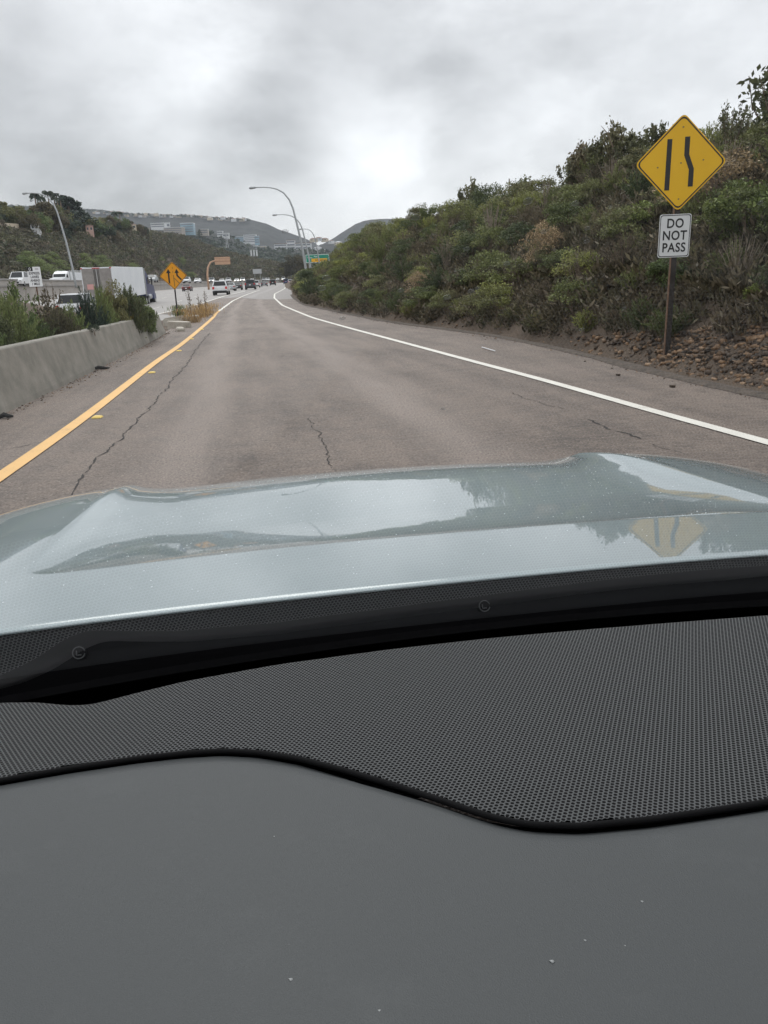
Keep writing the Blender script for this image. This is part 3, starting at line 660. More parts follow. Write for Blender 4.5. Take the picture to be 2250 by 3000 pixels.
for k, (dx) in enumerate((0, .42)):
    mb = MB(); x, y = at_px(1488 + k * 9, 41); zb = tz(x, y)
    mb.tube([(0, 0, -.1), (.02, 0, 2.3 - k * .2)], [.035, .028], 6)
    o = mb.build('wooden_stake', m_bark); o.location = (x, y, top_z(1488, 527, 41) - 2.25); tag(o, ['taller bare stake standing on the ridge, left of the pair', 'slightly shorter bare stake on the ridge, right of the pair'][k], 'stake')
# dead branch sticking out on the skyline and pale bare branches on the slope
mb = MB(); x, y = at_px(1800, 26.5); z0 = tz(x, y)
zt_ = (top_z(1752, 372, 26.5) - z0) / 2.6
mb.tube([(0, 0, 0), (-.15, 0, 1.2 * zt_), (-.4, 0, 2.2 * zt_), (-.62, 0, 2.6 * zt_)], [.025, .02, .014, .006], 5); mb.tube([(-.4, 0, 2.2 * zt_), (-.36, .05, 2.4 * zt_), (-.42, .05, 2.6 * zt_)], [.012, .008, .004], 4)
o = mb.build('dead_branch', m_bark); o.location = (x, y, z0); tag(o, 'bare dead branch leaning left out of the ridge bushes by the yellow sign', 'branch')

# ------------------------------------------------------------------ loose rock at the foot of the slope
m_rock = foliage_mat('loose rock', [(0, (.05, .04, .032)), (.4, (.12, .085, .06)), (.65, (.27, .165, .09)), (.85, (.40, .27, .17)), (1, (.07, .055, .045))], nscale=3.)
def rock_mesh(r, n=1):
    ico = []
    import bmesh
    bm = bmesh.new(); bmesh.ops.create_cube(bm, size=1.5); bmesh.ops.triangulate(bm, faces=bm.faces)
    for v in bm.verts: v.co = Vector(tuple(c * r.uniform(.45, 1.25) for c in v.co)) + Vector((r.uniform(-.2, .2), r.uniform(-.2, .2), 0))
    V = np.array([v.co[:] for v in bm.verts]); Fq = np.array([[v.index for v in f.verts] for f in bm.faces]); bm.free(); return V, Fq
rb = [rock_mesh(random.Random(k)) for k in range(10)]
def rocks(items, name):
    Vs, Fs, Ts, b = [], [], [], 0; r = np.random.default_rng(9)
    for (x, y, z, s) in items:
        V, Fq = rb[r.integers(0, 10)]; a = r.uniform(0, 6.28); q = V * np.array([1.35, .95, .65]) * s
        th = r.uniform(-.5, .5); q = np.stack([q[:, 0], q[:, 1] * math.cos(th) - q[:, 2] * math.sin(th), q[:, 1] * math.sin(th) + q[:, 2] * math.cos(th)], 1)
        q = np.stack([q[:, 0] * math.cos(a) - q[:, 1] * math.sin(a), q[:, 0] * math.sin(a) + q[:, 1] * math.cos(a), q[:, 2]], 1) + np.array([x, y, z])
        Vs.append(q); Fs.append(Fq + b); b += len(V); Ts.append(np.full(len(V), r.random()))
    V = np.concatenate(Vs); T = np.concatenate(Ts)
    return np_mesh(name, V, np.concatenate(Fs), m_rock, attrs={'tint': T, 'leaf': np.full(len(V), .45)}, nper=3)
its = []
for i in range(5200):
    az = 14 + 20 * r_.random() ** .6
    if math.sin(az * 3.1 + 2 * math.sin(az * 1.3)) > .55 + r_.random() * .6: continue
    r0 = float(rr0(az)); wd = np.interp(az, [14, 20, 26, 33], [.5, 1.1, 1.5, 2.0]); R = r0 + .08 + wd * r_.random() ** 1.1
    x, y = R * math.sin(math.radians(az)), R * math.cos(math.radians(az)); s = .006 + .055 * r_.random() ** 3.2; its.append((x, y, tz(x, y) + s * .1, s))
for i in range(2200):                                  # thin scatter along the rest of the toe
    y = r_.uniform(16, 75); x = float(EDG(y)) + .35 + abs(r_.gauss(0, .5)); s = .012 + .035 * r_.random() ** 3; its.append((x, y, tz(x, y) + s * .1, s))
tag(rocks(its, 'rubble'), 'loose tan and brown rubble spilled at the foot of the cut slope', 'rubble', kind='stuff')
for i in range(46):
    az = 15 + 17 * r_.random(); r0 = float(rr0(az)); R = r0 + .2 + np.interp(az, [15, 33], [.6, 1.6]) * r_.random(); x, y = R * math.sin(math.radians(az)), R * math.cos(math.radians(az)); s = r_.uniform(.038, .07)
    o = rocks([(0, 0, 0, s)], 'rock'); o.location = (x, y, tz(x, y) + s * .25); o.rotation_euler = (r_.uniform(-.3, .3), r_.uniform(-.3, .3), r_.uniform(0, 6))
    o.data.attributes['tint'].data.foreach_set('value', np.full(len(o.data.vertices), r_.uniform(.3, .9), np.float32))
    zr_ = 'left of the sign post' if az < 19 else ('just below the sign post' if az < 23 else ('right of the sign post' if az < 27 else 'at the right edge of the photo')); tag(o, ('large' if s > .09 else 'middling') + ' tan brown rock in the rubble ' + zr_, 'rock', 'larger rocks in the rubble ' + zr_)
# clods, stick and litter on the shoulder
for (px, py, s, lab) in [(1811, 1101, .03, 'dark dirt clod on the right shoulder, nearer the ridge of dirt'), (1970, 1135, .035, 'dark dirt clod on the right shoulder below the sign post')]:
    p = G(px, py); o = rocks([(0, 0, 0, s)], 'dirt_clod'); o.location = (p.x, p.y, s * .4); o.data.attributes['tint'].data.foreach_set('value', np.full(len(o.data.vertices), .0, np.float32)); tag(o, lab, 'clod')
mb = MB(); a, b_ = G(1412, 1020), G(1450, 1032); mb.tube([(a.x, a.y, .02), (b_.x, b_.y, .025)], .012, 6)
tag(mb.build('white_stick', m_white), 'thin white stick lying on the right shoulder beyond the edge line', 'stick')
for i, (px, py, L, lab) in enumerate([(295, 1083, .32, 'dark strip of torn tyre at the foot of the concrete barrier'), (18, 1226, .16, 'small dark scrap beside the barrier at the left edge of the photo')]):
    p = G(px, py); mb = MB(); mb.tube([(-L / 2, 0, .02), (-L * .1, .02, .045), (L * .2, -.01, .03), (L / 2, .02, .02)], [.02, .035, .03, .012], 6)
    o = mb.build('tyre_scrap', m_tyre); o.location = (p.x, p.y, 0.0); o.rotation_euler = (0, 0, .25); tag(o, lab, 'debris')
# gritty litter along the barrier foot
its = []
for i in range(900):
    y = r_.uniform(4, 27); x = float(BAR(y)) + abs(r_.gauss(0, .12)) + .01; its.append((x, y, .004, .004 + .012 * r_.random() ** 3))
for i in range(500):
    y = r_.uniform(4, 40); x = float(EDG(y)) - abs(r_.gauss(0, .15)); its.append((x, y, .004, .005 + .014 * r_.random() ** 3))
tag(rocks(its, 'road_grit'), 'fine grit and gravel gathered along the barrier foot and the shoulder edge', 'grit', kind='stuff')
# rough dark dirt lip along the asphalt edge
m_lip = mat('dark broken edge', (.05, .04, .033), .95, col2=(.12, .095, .075), nscale=9, bump=.6, bscale=25)
ysl = np.arange(4, 84, .12); V = []
jn = snoise(ysl, ysl * 0, 77, 5, 2.2)
for i, y in enumerate(ysl):
    e0 = float(EDG(y)); w0 = .10 + .05 * jn[i]; hgt = .035 + .02 * jn[i]
    for (dx, z) in ((-w0 * .9, .0045), (-w0 * .2, .02 + hgt * .4), (w0 * .7, .03 + hgt * .3), (.25, -.04)): V.append((e0 + dx, y, z))
tag(np_mesh('dirt_lip', V, grid_faces(len(ysl), 4), m_lip, smooth=True), kind='structure')

# ------------------------------------------------------------------ concrete barrier
ysb = np.concatenate([np.arange(-14, 25.6, .4), [25.6]]); prof = [(.01, -.06), (0, .0), (-.012, .07), (-.06, .35), (-.17, 1.0), (-.185, 1.0), (-.36, 1.0), (-.375, 1.0), (-.47, .35), (-.53, 0), (-.53, -.06)]
V = []
for y in ysb:
    hb = np.interp(y, [0, 9, 15, 22, 25.6], [.80, .78, .72, .66, .60]); x0 = float(BAR(y))
    for j, (dx, z) in enumerate(prof):
        zz = z if z <= .07 else (z * hb if z < 1 else hb - (.018 if j in (4, 7) else 0)); V.append((x0 + dx, y, zz))
nc = len(prof); Fq = [tuple(f) for f in grid_faces(len(ysb), nc)]
me = bpy.data.meshes.new('concrete_barrier'); last = (len(ysb) - 1) * nc
me.from_pydata(V, [], Fq + [tuple(range(nc)), tuple(last + k for k in reversed(range(nc)))]); 
m_bar, nt, b = new_mat('stained barrier concrete'); b.inputs['Roughness'].default_value = .9
g = nn(nt, 'ShaderNodeNewGeometry'); mpp = nn(nt, 'ShaderNodeMapping'); mpp.inputs['Scale'].default_value = (1.2, .8, .75); nt.links.new(g.outputs['Position'], mpp.inputs[0])
a1 = nn(nt, 'ShaderNodeTexNoise', i_Scale=3., i_Detail=9., i_Roughness=.65); nt.links.new(mpp.outputs[0], a1.inputs['Vector'])
a2 = nn(nt, 'ShaderNodeTexNoise', i_Scale=60., i_Detail=5.); nt.links.new(g.outputs['Position'], a2.inputs['Vector'])
cr = nn(nt, 'ShaderNodeValToRGB'); e = cr.color_ramp.elements; e[0].position = .28; e[0].color = (.15, .145, .122, 1); e[1].position = .70; e[1].color = (.34, .315, .275, 1)
nt.links.new(math_n(nt, 'ADD', math_n(nt, 'MULTIPLY', a1.outputs[0], .8), math_n(nt, 'MULTIPLY', a2.outputs[0], .2)), cr.inputs[0]); nt.links.new(cr.outputs[0], b.inputs['Base Color'])
bp = nn(nt, 'ShaderNodeBump', i_Strength=.4, i_Distance=.01); nt.links.new(a2.outputs[0], bp.inputs['Height']); nt.links.new(bp.outputs[0], b.inputs['Normal'])
me.materials.append(m_bar); ob = bpy.data.objects.new('concrete_barrier', me); link(ob); tag(ob, 'weathered grey concrete barrier ending beside the ramp on the left', 'barrier')
mb = MB(); mb.box((0, 0, .05), (.10, .03, .10)); mb.box((0, 0, .0), (.12, .09, .012))
p = (float(BAR(20.7)) - .25, 20.7, .655 + .02); o = mb.build('barrier_marker', m_yel, bevel=.004); o.location = p; tag(o, 'small yellow square marker on top of the concrete barrier', 'marker')
m_mk = mat('pale yellow marker', (.85, .62, .16), .5)
# raised yellow road markers
for i, (px, py) in enumerate([(280.5, 1224.7), (442, 1093), (522, 1029), (559, 994), (590, 966)]):
    p = G(px, py); mb = MB(); mb.box((0, 0, .011), (.115, .115, .022), taper=.72); o = mb.build('road_marker', m_mk, bevel=.003); o.location = (p.x + .02, p.y, .004)
    o2 = MB(); o2.box((0, -.043, .010), (.07, .006, .010)); o2.build('reflector', m_amber, o)
    tag(o, ['nearest yellow raised marker on the right of the yellow line', 'second nearest yellow raised marker along the yellow line', 'third yellow raised marker along the yellow line', 'fourth yellow raised marker along the yellow line', 'farthest yellow raised marker along the yellow line'][i], 'road marker', 'raised markers along the yellow line')

# bushes in the planted strip behind the barrier
coy = [Proto(spray_cloud(600 + k, 15000, 150, w=.66, leaf=.026), m_olive, stems(70 + k, 22, .45, .9)) for k in range(3)]
coy[1] = Proto(dome_cloud(650, 13000, 34, leaf=.024), m_olive, stems(75, 20, .42, .85))
B = [(15, 13.2, 900, .85, 0, m_green, 'feathery green bush behind the barrier at the left edge'), (85, 13.8, 878, .8, 1, m_olive, 'yellow-green bush with pale tips second from the left behind the barrier'),
     (150, 15.0, 872, .75, 2, m_green, 'pale green feathery bush third from the left behind the barrier'), (205, 16.4, 915, .8, 2, m_brown, 'brownish thin bush behind the barrier below the white hatchback'), (255, 17.0, 900, .75, 0, m_green, 'low green bush between the hatchback and the darker bushes'),
     (290, 18.6, 862, .7, 0, m_dark, 'dark green bush behind the barrier just left of the tallest one'), (345, 19.6, 852, .7, 2, m_green, 'rounded green bush in front of the truck doors behind the barrier'), (385, 21.0, 822, .75, 1, m_olive, 'tallest olive bush with brown tips near the end of the barrier'), (425, 22.5, 856, .6, 2, m_olive, 'brown-tipped bush just right of the tallest one'),
     (455, 23.9, 896, .75, 0, m_green, 'small green bush drooping at the end of the barrier'), (405, 21.8, 850, 1.1, 0, m_olive, 'wide olive bush below the trailer, between the tallest bush and the barrier end'), (440, 23.2, 868, 1.0, 1, m_green, 'green bush last but one before the barrier end'), (60, 16.0, 925, 1.0, 2, m_green, 'low green bush filling the strip behind the leftmost bushes'), (-80, 12.5, 880, 1.0, 1, m_olive, 'olive bush just outside the left edge behind the barrier'),
     (120, 18.0, 905, 1.0, 1, m_olive, 'low olive bush at the foot of the small white sign'), (320, 21.5, 880, .8, 1, m_brown, 'low brownish bush behind the darker bushes by the truck')]
for (px, R, py, w, k, mm, lab) in B:
    x, y = at_px(px, R); x = min(x, float(BAR(min(y, 25.6))) - (1.15 if y < 15 else (.65 if px < 400 else .38))) if y < 25.8 else x; zb = tz(x, y) - .05; s = max(top_z(px, py, R) - zb, .5)
    coy[k].place((x, y, zb), (w, w, s / (1.1 if k == 1 else .88)), 'barrier_bush', lab, 'bush', m=mm)
for i, (px, R, py, lab) in enumerate([(38, 17, 828, 'tall spindly bush rising above the others at the far left'), (140, 17.5, 838, 'bare twiggy bush in front of the small white sign')]):
    VL, st = spindly(700 + i, n=14, w=.5, leaf=.03, per=60 if i == 0 else 26); pr = Proto(VL, m_green if i == 0 else m_brown, st); x, y = at_px(px, R); zb = tz(x, y) - .1
    pr.place((x, y, zb), (1, 1, (top_z(px, py, R) - zb) / .95), 'barrier_bush', lab, 'bush')
o = p_lime.place((float(BAR(15.6)) - .1, 15.6, .60), (.2, .2, .22), 'weed', 'small dark weed hanging over the barrier top', 'weed', m=m_dark)

# ------------------------------------------------------------------ broken concrete and dry grass by the merge sign
m_slab = mat('broken pale concrete', (.50, .47, .41), .9, col2=(.33, .29, .24), nscale=4, bump=.4, bscale=40)
labs = ['largest pale broken slab below the merge sign', 'pale broken slab nearest the barrier end', 'pale broken slab right of the merge sign post', 'small pale slab at the near edge of the pile', 'low pale slab behind the merge sign post', 'narrow pale slab at the right of the pile']
for i, (px, py, w, d, h) in enumerate([(517, 962, 1.0, .9, .22), (496, 952, .7, .8, .2), (548, 946, .8, .9, .2), (520, 973, .7, .35, .12), (508, 938, .9, 1.4, .14), (562, 935, .5, 1.2, .14)]):
    p = G(px, py); r = random.Random(i); n = 7; poly = [(w / 2 * math.cos(a) * r.uniform(.75, 1.1), d / 2 * math.sin(a) * r.uniform(.75, 1.1)) for a in [k * 2 * math.pi / n for k in range(n)]]
    mb = MB(); mb.prism(poly, 'z', -.1, h); o = mb.build('broken_slab', m_slab, bevel=.03); o.location = (p.x, p.y + .4, .0); o.rotation_euler = (r.uniform(-.12, .12), r.uniform(-.12, .12), r.uniform(0, 3)); tag(o, labs[i], 'slab', 'broken concrete slabs at the barrier end')
def grass_cloud(seed, n, w, h, leaf):
    r = np.random.default_rng(seed); c = np.stack([r.normal(0, w * .35, n), r.normal(0, w * .35, n), r.uniform(.05, 1, n) ** 1.3 * h], 1); c[:, :2] *= (.6 + c[:, 2:3] / h * .7)
    return leaf_quads(c, r, leaf, .09, np.repeat(np.array([[0, 0, 1.]]), n, 0), .75)
for i, (px, py, w, h, lab) in enumerate([(562, 945, .9, .55, 'tuft of orange straw grass nearest the ramp'), (585, 930, 1.2, .6, 'wide tuft of straw grass right of the merge sign'), (603, 918, 1.0, .5, 'farthest tuft of straw grass by the yellow line'), (525, 925, .6, .5, 'grey green weed tuft at the foot of the merge sign')]):
    p = G(px, py); o = foliage_obj('dry_grass', grass_cloud(40 + i, 800, w, h, .09), m_straw if i < 3 else m_green); o.location = (p.x, p.y, -.02); tag(o, lab, 'grass tuft', 'dry tufts around the merge sign')
for i, (px, py, h, lab) in enumerate([(563, 932, 1.5, 'tall thin dry stalk left of its pair behind the straw grass'), (588, 925, 1.1, 'dark seed-headed stalk among the straw grass'), (604, 921, 1.25, 'thin dry stalk farthest right among the straw grass')]):
    p = G(px, py); VL, st = spindly(800 + i, n=5, w=.12, leaf=.03, per=14); pr = Proto(VL, m_brown, st); pr.place((p.x, p.y, 0), (1, 1, h), 'dry_stalk', lab, 'stalk')

# ------------------------------------------------------------------ signs
def rounded_poly(pts, r, n=5):
    out = []; k = len(pts)
    for i in range(k):
        p0, p1, p2 = Vector(pts[i - 1]), Vector(pts[i]), Vector(pts[(i + 1) % k]); a = p1 + (p0 - p1).normalized() * r; b_ = p1 + (p2 - p1).normalized() * r
        for j in range(n + 1):
            t = j / n; q = a.lerp(p1, t).lerp(p1.lerp(b_, t), t); out.append((q.x, q.y))
    return out
def ring(outer, inner, y):                                       # flat band facing -Y
    n = len(outer); vs = [(p[0], y, p[1]) for p in outer] + [(p[0], y, p[1]) for p in inner]
    return vs, [(i, (i + 1) % n, n + (i + 1) % n, n + i) for i in range(n)]
def scale2(P_, k, c=(0, 0)): return [(c[0] + (p[0] - c[0]) * k, c[1] + (p[1] - c[1]) * k) for p in P_]
def polyband(pts, w):
    L, Rr = [], []
    for i, p in enumerate(pts):
        a = Vector(pts[max(i - 1, 0)]); b_ = Vector(pts[min(i + 1, len(pts) - 1)]); t = (b_ - a).normalized(); n = Vector((-t.y, t.x)) * w / 2
        if 0 < i < len(pts) - 1 and False: pass
        L.append((p[0] + n.x, p[1] + n.y)); Rr.append((p[0] - n.x, p[1] - n.y))
    return L + Rr[::-1]
m_back = mat('bare aluminium', (.45, .46, .47), .5, .6)
def diamond(root, zc, hd, m, symbol, border=True):
    P_ = rounded_poly([(0, -hd), (hd, 0), (0, hd), (-hd, 0)], hd * .12)
    mb = MB(); mb.prism([(p[0], p[1] + zc) for p in P_], 'y', -.003, .0); pl = mb.build('diamond_panel', m, root)
    mb = MB(); vs, fs = ring([(p[0], p[1] + zc) for p in scale2(P_, .965)], [(p[0], p[1] + zc) for p in scale2(P_, .928)], -.0055); mb.add(vs, fs); mb.build('border', m_black, pl)
    for (nm, poly, mm) in symbol:
        mb = MB(); mb.prism([(p[0] * hd, p[1] * hd + zc) for p in poly], 'y', -.0065, -.0035); mb.build(nm, mm, pl)
    return pl
m_bolt = mat('bolt', (.25, .19, .08), .5, .5)
def bolts(pl, pts, y=-.006, r=.012):
    for (x, z) in pts:
        mb = MB(); mb.tube([(x, y + .003, z), (x, y - .004, z)], r, 8); mb.build('bolt', m_bolt, pl)
# do-not-pass assembly
sx, sy = at_px(1972, 13.3); gz = tz(sx, sy)
sg = empty('warning_sign', (sx, sy, gz), math.radians(-3), 'yellow diamond narrowing-road sign above a white DO NOT PASS plate on a rusty post', 'road sign')
d_s = (sy * math.cos(PITCH))                                   # viewing depth, about
zc = top_z(1989, 478, 13.3) - gz; hd = .5 * 266 / F_PX * (sy * math.cos(PITCH) - (zc + gz - CAM_H) * math.sin(PITCH)) * 1.0
z1, z2 = zc + hd * .985, 0
diamond(sg, zc, hd, m_yel, [('symbol', polyband([(-.272, -.55), (-.272, .49)], .105), m_black), ('symbol', polyband([(.108, .525), (.112, .16), (.236, -.135), (.238, -.49)], .108), m_black)])
bolts(sg.children[0], [(hd * -.5, zc - .05), (0, zc), (0, zc + hd * .72), (0, zc - hd * .74), (hd * .48, zc + .03)])
ph = hd * 122 / 270 * 1.02; pw = hd * 93 / 270 * 1.02; pc = zc - hd - ph - .035; pcx = -.02
R_ = rounded_poly([(pcx - pw, pc - ph), (pcx + pw, pc - ph), (pcx + pw, pc + ph), (pcx - pw, pc + ph)], .04)
mb = MB(); mb.prism(R_, 'y', -.003, 0); pl = mb.build('white_plate', mat('white sign sheeting', (.72, .74, .74), .4, col2=(.66, .68, .69), nscale=3), sg)
mb = MB(); vs, fs = ring([(pcx + (p[0] - pcx) * .955, pc + (p[1] - pc) * .965) for p in R_], [(pcx + (p[0] - pcx) * .915, pc + (p[1] - pc) * .93) for p in R_], -.0055); mb.add(vs, fs); mb.build('border', m_black, pl)
for i, (t, sc_) in enumerate((('DO', 1.), ('NOT', 1.), ('PASS', 1.))):
    text(t, ph * .60, m_black, pl, (pcx, -.0045, pc + ph * (.56 - .56 * i)), squeeze=.86, bold=ph * .012, spacing=1.08)
mb = MB(); mb.tube([(0, .04, -.5), (-.0, .04, 0.2)], .045, 4)
def u_post(root, x, h, w=.075, m=m_rust, z0=-.5, y0=.012, name='post'):
    mb = MB(); mb.box((x, y0 + .004, (h + z0) / 2), (w, .006, h - z0)); mb.box((x - w / 2, y0 + .022, (h + z0) / 2), (.007, .036, h - z0)); mb.box((x + w / 2, y0 + .022, (h + z0) / 2), (.007, .036, h - z0))
    return mb.build(name, m, root)
mb = MB(); mb.box((0, .055, (zc + hd * .7 - .5) / 2), (.085, .09, zc + hd * .7 + .5)); po = mb.build('post', mat('dark weathered steel', (.012, .011, .011), .7, col2=(.035, .026, .02), nscale=10), sg)
mb = MB(); mb.box((-.046, .03, (zc + hd * .5 - .5) / 2), (.012, .06, zc + hd * .5 + .5)); mb.build('rusty_edge', mat('rust', (.10, .055, .03), .9, col2=(.20, .12, .075), nscale=12), po)
# lane-merge sign on the island
p = G(522, 937); R_m = math.hypot(p.x, p.y)
ms = empty('merge_sign', (p.x, p.y, 0), math.radians(10), 'orange yellow diamond merging-arrows sign on a thin dark post by the barrier end', 'road sign')
zc = top_z(510, 808, R_m); hd = .5 * 77.5 / F_PX * (p.y * math.cos(PITCH) + .2) * 1.01
m_dim = mat('faded symbol', (.28, .15, .02), .5)
arrowL = [(-.38, -.53), (-.27, -.53), (-.27, .2), (-.16, .2), (-.325, .5), (-.49, .2), (-.38, .2)]
diamond(ms, zc, hd, m_yel2, [('arrow', arrowL, m_black), ('arrow', polyband([(.56, -.30), (.28, .02), (.275, .24)], .11), m_black), ('arrow', [(.11, .2), (.275, .48), (.44, .2)], m_black),
    ('lane_divider', polyband([(.03, -.78), (.02, .05)], .055), m_dim), ('lane_divider', polyband([(.06, -.17), (.38, -.54)], .055), m_dim), ('lane_divider', polyband([(.0, .22), (0, .34)], .04), m_dim), ('lane_divider', polyband([(0, .48), (0, .62)], .04), m_dim)])
mb = MB(); mb.tube([(0, .035, -.3), (0, .035, zc + hd * .6)], .033, 6); mb.build('post', m_black, ms)
# express-lanes plate
R_e = 42.; ex, ey = at_px(100, R_e); gz = tz(ex, ey)
es = empty('lane_info_sign', (ex, ey, gz), math.radians(20), 'small white EXPRESS LANES AHEAD sign on a post before the retaining wall', 'road sign')
zc = top_z(98, 811, R_e) - gz; w, h = 33 / F_PX * R_e * .96 / 2, 50 / F_PX * R_e * .97 / 2
mb = MB(); mb.prism([(-w, zc - h), (w, zc - h), (w, zc + h), (-w, zc + h)], 'y', -.004, 0); pl = mb.build('white_plate', m_white, es)
mb = MB(); mb.prism([(-w, zc + h * .58), (-w * .15, zc + h * .58), (-w * .15, zc + h), (-w, zc + h)], 'y', -.007, -.0045); mb.build('black_panel', m_black, pl)
mb = MB(); mb.prism(polyband([(-w * .58, zc + h * .62), (-w * .42, zc + h * .79), (-w * .58, zc + h * .96), (-w * .74, zc + h * .79), (-w * .58, zc + h * .62)], .02), 'y', -.009, -.0075); mb.build('symbol', m_white, pl)
for i, t in enumerate(('EXPRESS', 'LANES', 'AHEAD', '1 MILE')):
    text(t, h * .36, m_black, pl, (0, -.006, zc + h * (.34 - .36 * i)), squeeze=.78, bold=.004)
mb = MB(); mb.box((w * .45, -.006, zc + h * .78), (w * .5, .002, h * .2)); mb.build('faded_mark', mat('faded grey print', (.42, .40, .42), .6, col2=(.62, .6, .62), nscale=18), pl)
mb = MB(); mb.box((0, .03, (zc - .5) / 2), (.07, .05, zc + .6)); mb.build('post', m_rust, es)
# green guide sign behind the hill
R_g = 185.; gx, gy = at_px(925, R_g); gz = tz(gx, gy)
m_gg = mat('green sign sheeting', (.005, .26, .17), .4); m_gy = mat('amber panel', (.85, .45, .02), .4)
gs = empty('guide_sign', (gx, gy, 0), math.radians(6), 'green and yellow exit guide sign beside the freeway, half hidden by the hill', 'road sign')
z0, z1 = top_z(925, 770, R_g), top_z(925, 745, R_g); w = 2.7
mb = MB(); mb.box((.6, 0, (z0 + z1) / 2), (2 * w, .06, z1 - z0)); pl = mb.build('green_panel', m_gg, gs, bevel=.02)
mb = MB(); W2 = w; zc = (z0 + z1) / 2; vs, fs = ring([(.6 - w + .05, z0 + .05), (.6 + w - .05, z0 + .05), (.6 + w - .05, z1 - .05), (.6 - w + .05, z1 - .05)], [(.6 - w + .14, z0 + .14), (.6 + w - .14, z0 + .14), (.6 + w - .14, z1 - .14), (.6 - w + .14, z1 - .14)], -.035); mb.add(vs, fs); mb.build('border', m_white, pl)
mb = MB(); mb.box((1.0, -.038, z0 + .55), (3.6, .006, .75)); mb.build('yellow_panel', m_gy, pl)
text('EXIT ONLY', .42, m_black, pl, (1.0, -.045, z0 + .55), squeeze=.9, bold=.008)
text('Plaza', .42, m_white, pl, (.2, -.04, z1 - .5), squeeze=.95, bold=.006); text('Murphy', .36, m_white, pl, (-1.1, -.04, z0 + 1.15), squeeze=.95, bold=.006)
for sx_ in (-1.4, 2.4): mb = MB(); mb.box((sx_, .1, z1 / 2 - .2), (.14, .12, z1 - .1)); mb.build('post', m_steel, gs)
# message sign on a curved mast, seen from behind
m_tan = mat('tan painted steel', (.56, .36, .24), .6, col2=(.47, .29, .19), nscale=2)
R_c = 200.; cx_, cy_ = at_px(607, R_c); k = R_c / F_PX * 1.0
cs = empty('message_sign', (cx_, cy_, 0), math.radians(12), 'tan message board held out on a curved mast over the far carriageway', 'road sign')
zt = top_z(650, 764, R_c); zp = zt + .1
mb = MB(); mb.tube([(0, 0, 0), (0, 0, 3.6), (.25, 0, 5.0), (1.0, 0, zp - .35), (2.1, 0, zp), (5.6, 0, zp)], [.26, .24, .22, .2, .18, .16], 10); mb.build('mast', m_tan, cs, smooth=True)
mb = MB(); mb.box((3.9, -.25, zt), (3.7, .35, 1.75)); bp_ = mb.build('board', m_tan, cs, bevel=.05)
mb = MB(); mb.box((3.9, -.45, zt - .12), (3.7, .06, .12)); mb.box((3.9, -.45, zt + .55), (3.7, .05, .06)); mb.build('rib', mat('brown painted steel', (.30, .17, .10), .6), bp_)
# back of a grey sign farther on
R_b = 235.; bx, by = at_px(754, R_b); zt = top_z(754, 795, R_b)
bs = empty('grey_sign', (bx, by, 0), 0, 'plain grey back of a wide sign beyond the far lanes', 'road sign')
mb = MB(); mb.box((0, 0, zt), (2.5, .06, 1.3)); mb.build('panel', m_back, bs)
for s_ in (-.8, .8): mb = MB(); mb.box((s_, .08, zt / 2), (.1, .08, zt)); mb.build('post', m_steel, bs)

# ------------------------------------------------------------------ street lamps
def lamp(x, y, z, s, label, rz=0., arm=1.0):
    rt = empty('street_lamp', (x, y, z), rz, label, 'street lamp', 'curved-arm lamps along the freeway')
    P_ = [(0, 0), (-.06, 1.2), (-.15, 2.6), (-.49, 5.5), (-.85, 7.5), (-1.2, 9.2), (-1.55, 10.1), (-2.15, 10.85), (-2.9, 11.25), (-3.6, 11.42), (-4.4, 11.5), (-5.3, 11.5)]
    mb = MB(); mb.tube([(a * arm, 0, b_) for a, b_ in P_], [.15, .145, .14, .125, .115, .1, .095, .085, .075, .065, .06, .055], 10); mb.build('pole', m_steel, rt, smooth=True)
    mb = MB(); mb.tube([(-5.2 * arm, 0, 11.5), (-5.4 * arm, 0, 11.5), (-5.9 * arm, 0, 11.47), (-6.05 * arm, 0, 11.45)], [.06, .13, .15, .05], 8); mb.build('lamp_head', m_steel, rt, smooth=True)
    mb = MB(); mb.box((0, 0, .05), (.45, .45, .12)); mb.build('base', m_conc, rt, bevel=.02)
    rt.scale = (s, s, s); return rt
x, y = at_px(901, 92); lamp(x, y, -.1, 1.0, 'nearest and tallest curved-arm lamp in the middle, rising from the hill bushes', arm=.97)
x, y = at_px(915, 130); lamp(x, y, -.1, 1.0, 'second curved-arm lamp, its arm crossing the nearest middle pole', arm=.95)
x, y = at_px(941, 168); lamp(x, y, -.1, 1.0, 'third curved-arm lamp, small, above the green sign', arm=.66)
x, y = at_px(217, 112); lamp(x, y, 1.5, (top_z(110, 562, 112) - 1.5) / 11.5, 'curved-arm lamp standing alone on the retaining wall at the left', arm=.82)

# ------------------------------------------------------------------ retaining wall between the carriageways
yw = np.concatenate([np.arange(20, 140, 6.), np.arange(140, 640, 12.)])
def wall_part(name, prof_fn, m, parent):
    V = []; n = None
    for y in yw:
        pr = prof_fn(y); n = len(pr); x0 = float(XR(y)) - HW
        V += [(x0 + a, y, b_) for a, b_ in pr]
    last = (len(yw) - 1) * n; Fq = [tuple(f) for f in grid_faces(len(yw), n, True)] + [tuple(range(n)), tuple(last + k for k in range(n))]
    me = bpy.data.meshes.new(name); me.from_pydata(V, [], Fq); me.materials.append(m); import bmesh
    bm = bmesh.new(); bm.from_mesh(me); bmesh.ops.recalc_face_normals(bm, faces=bm.faces); bm.to_mesh(me); bm.free()
    o = bpy.data.objects.new(name, me); return link(o, parent)
wl = empty('retaining_wall', (0, 0, 0), 0, 'long pale concrete wall carrying the upper carriageway beyond the freeway lanes', 'wall')
m_wl = mat('pale wall concrete', (.42, .39, .36), .9, col2=(.30, .28, .26), nscale=.25, detail=9)
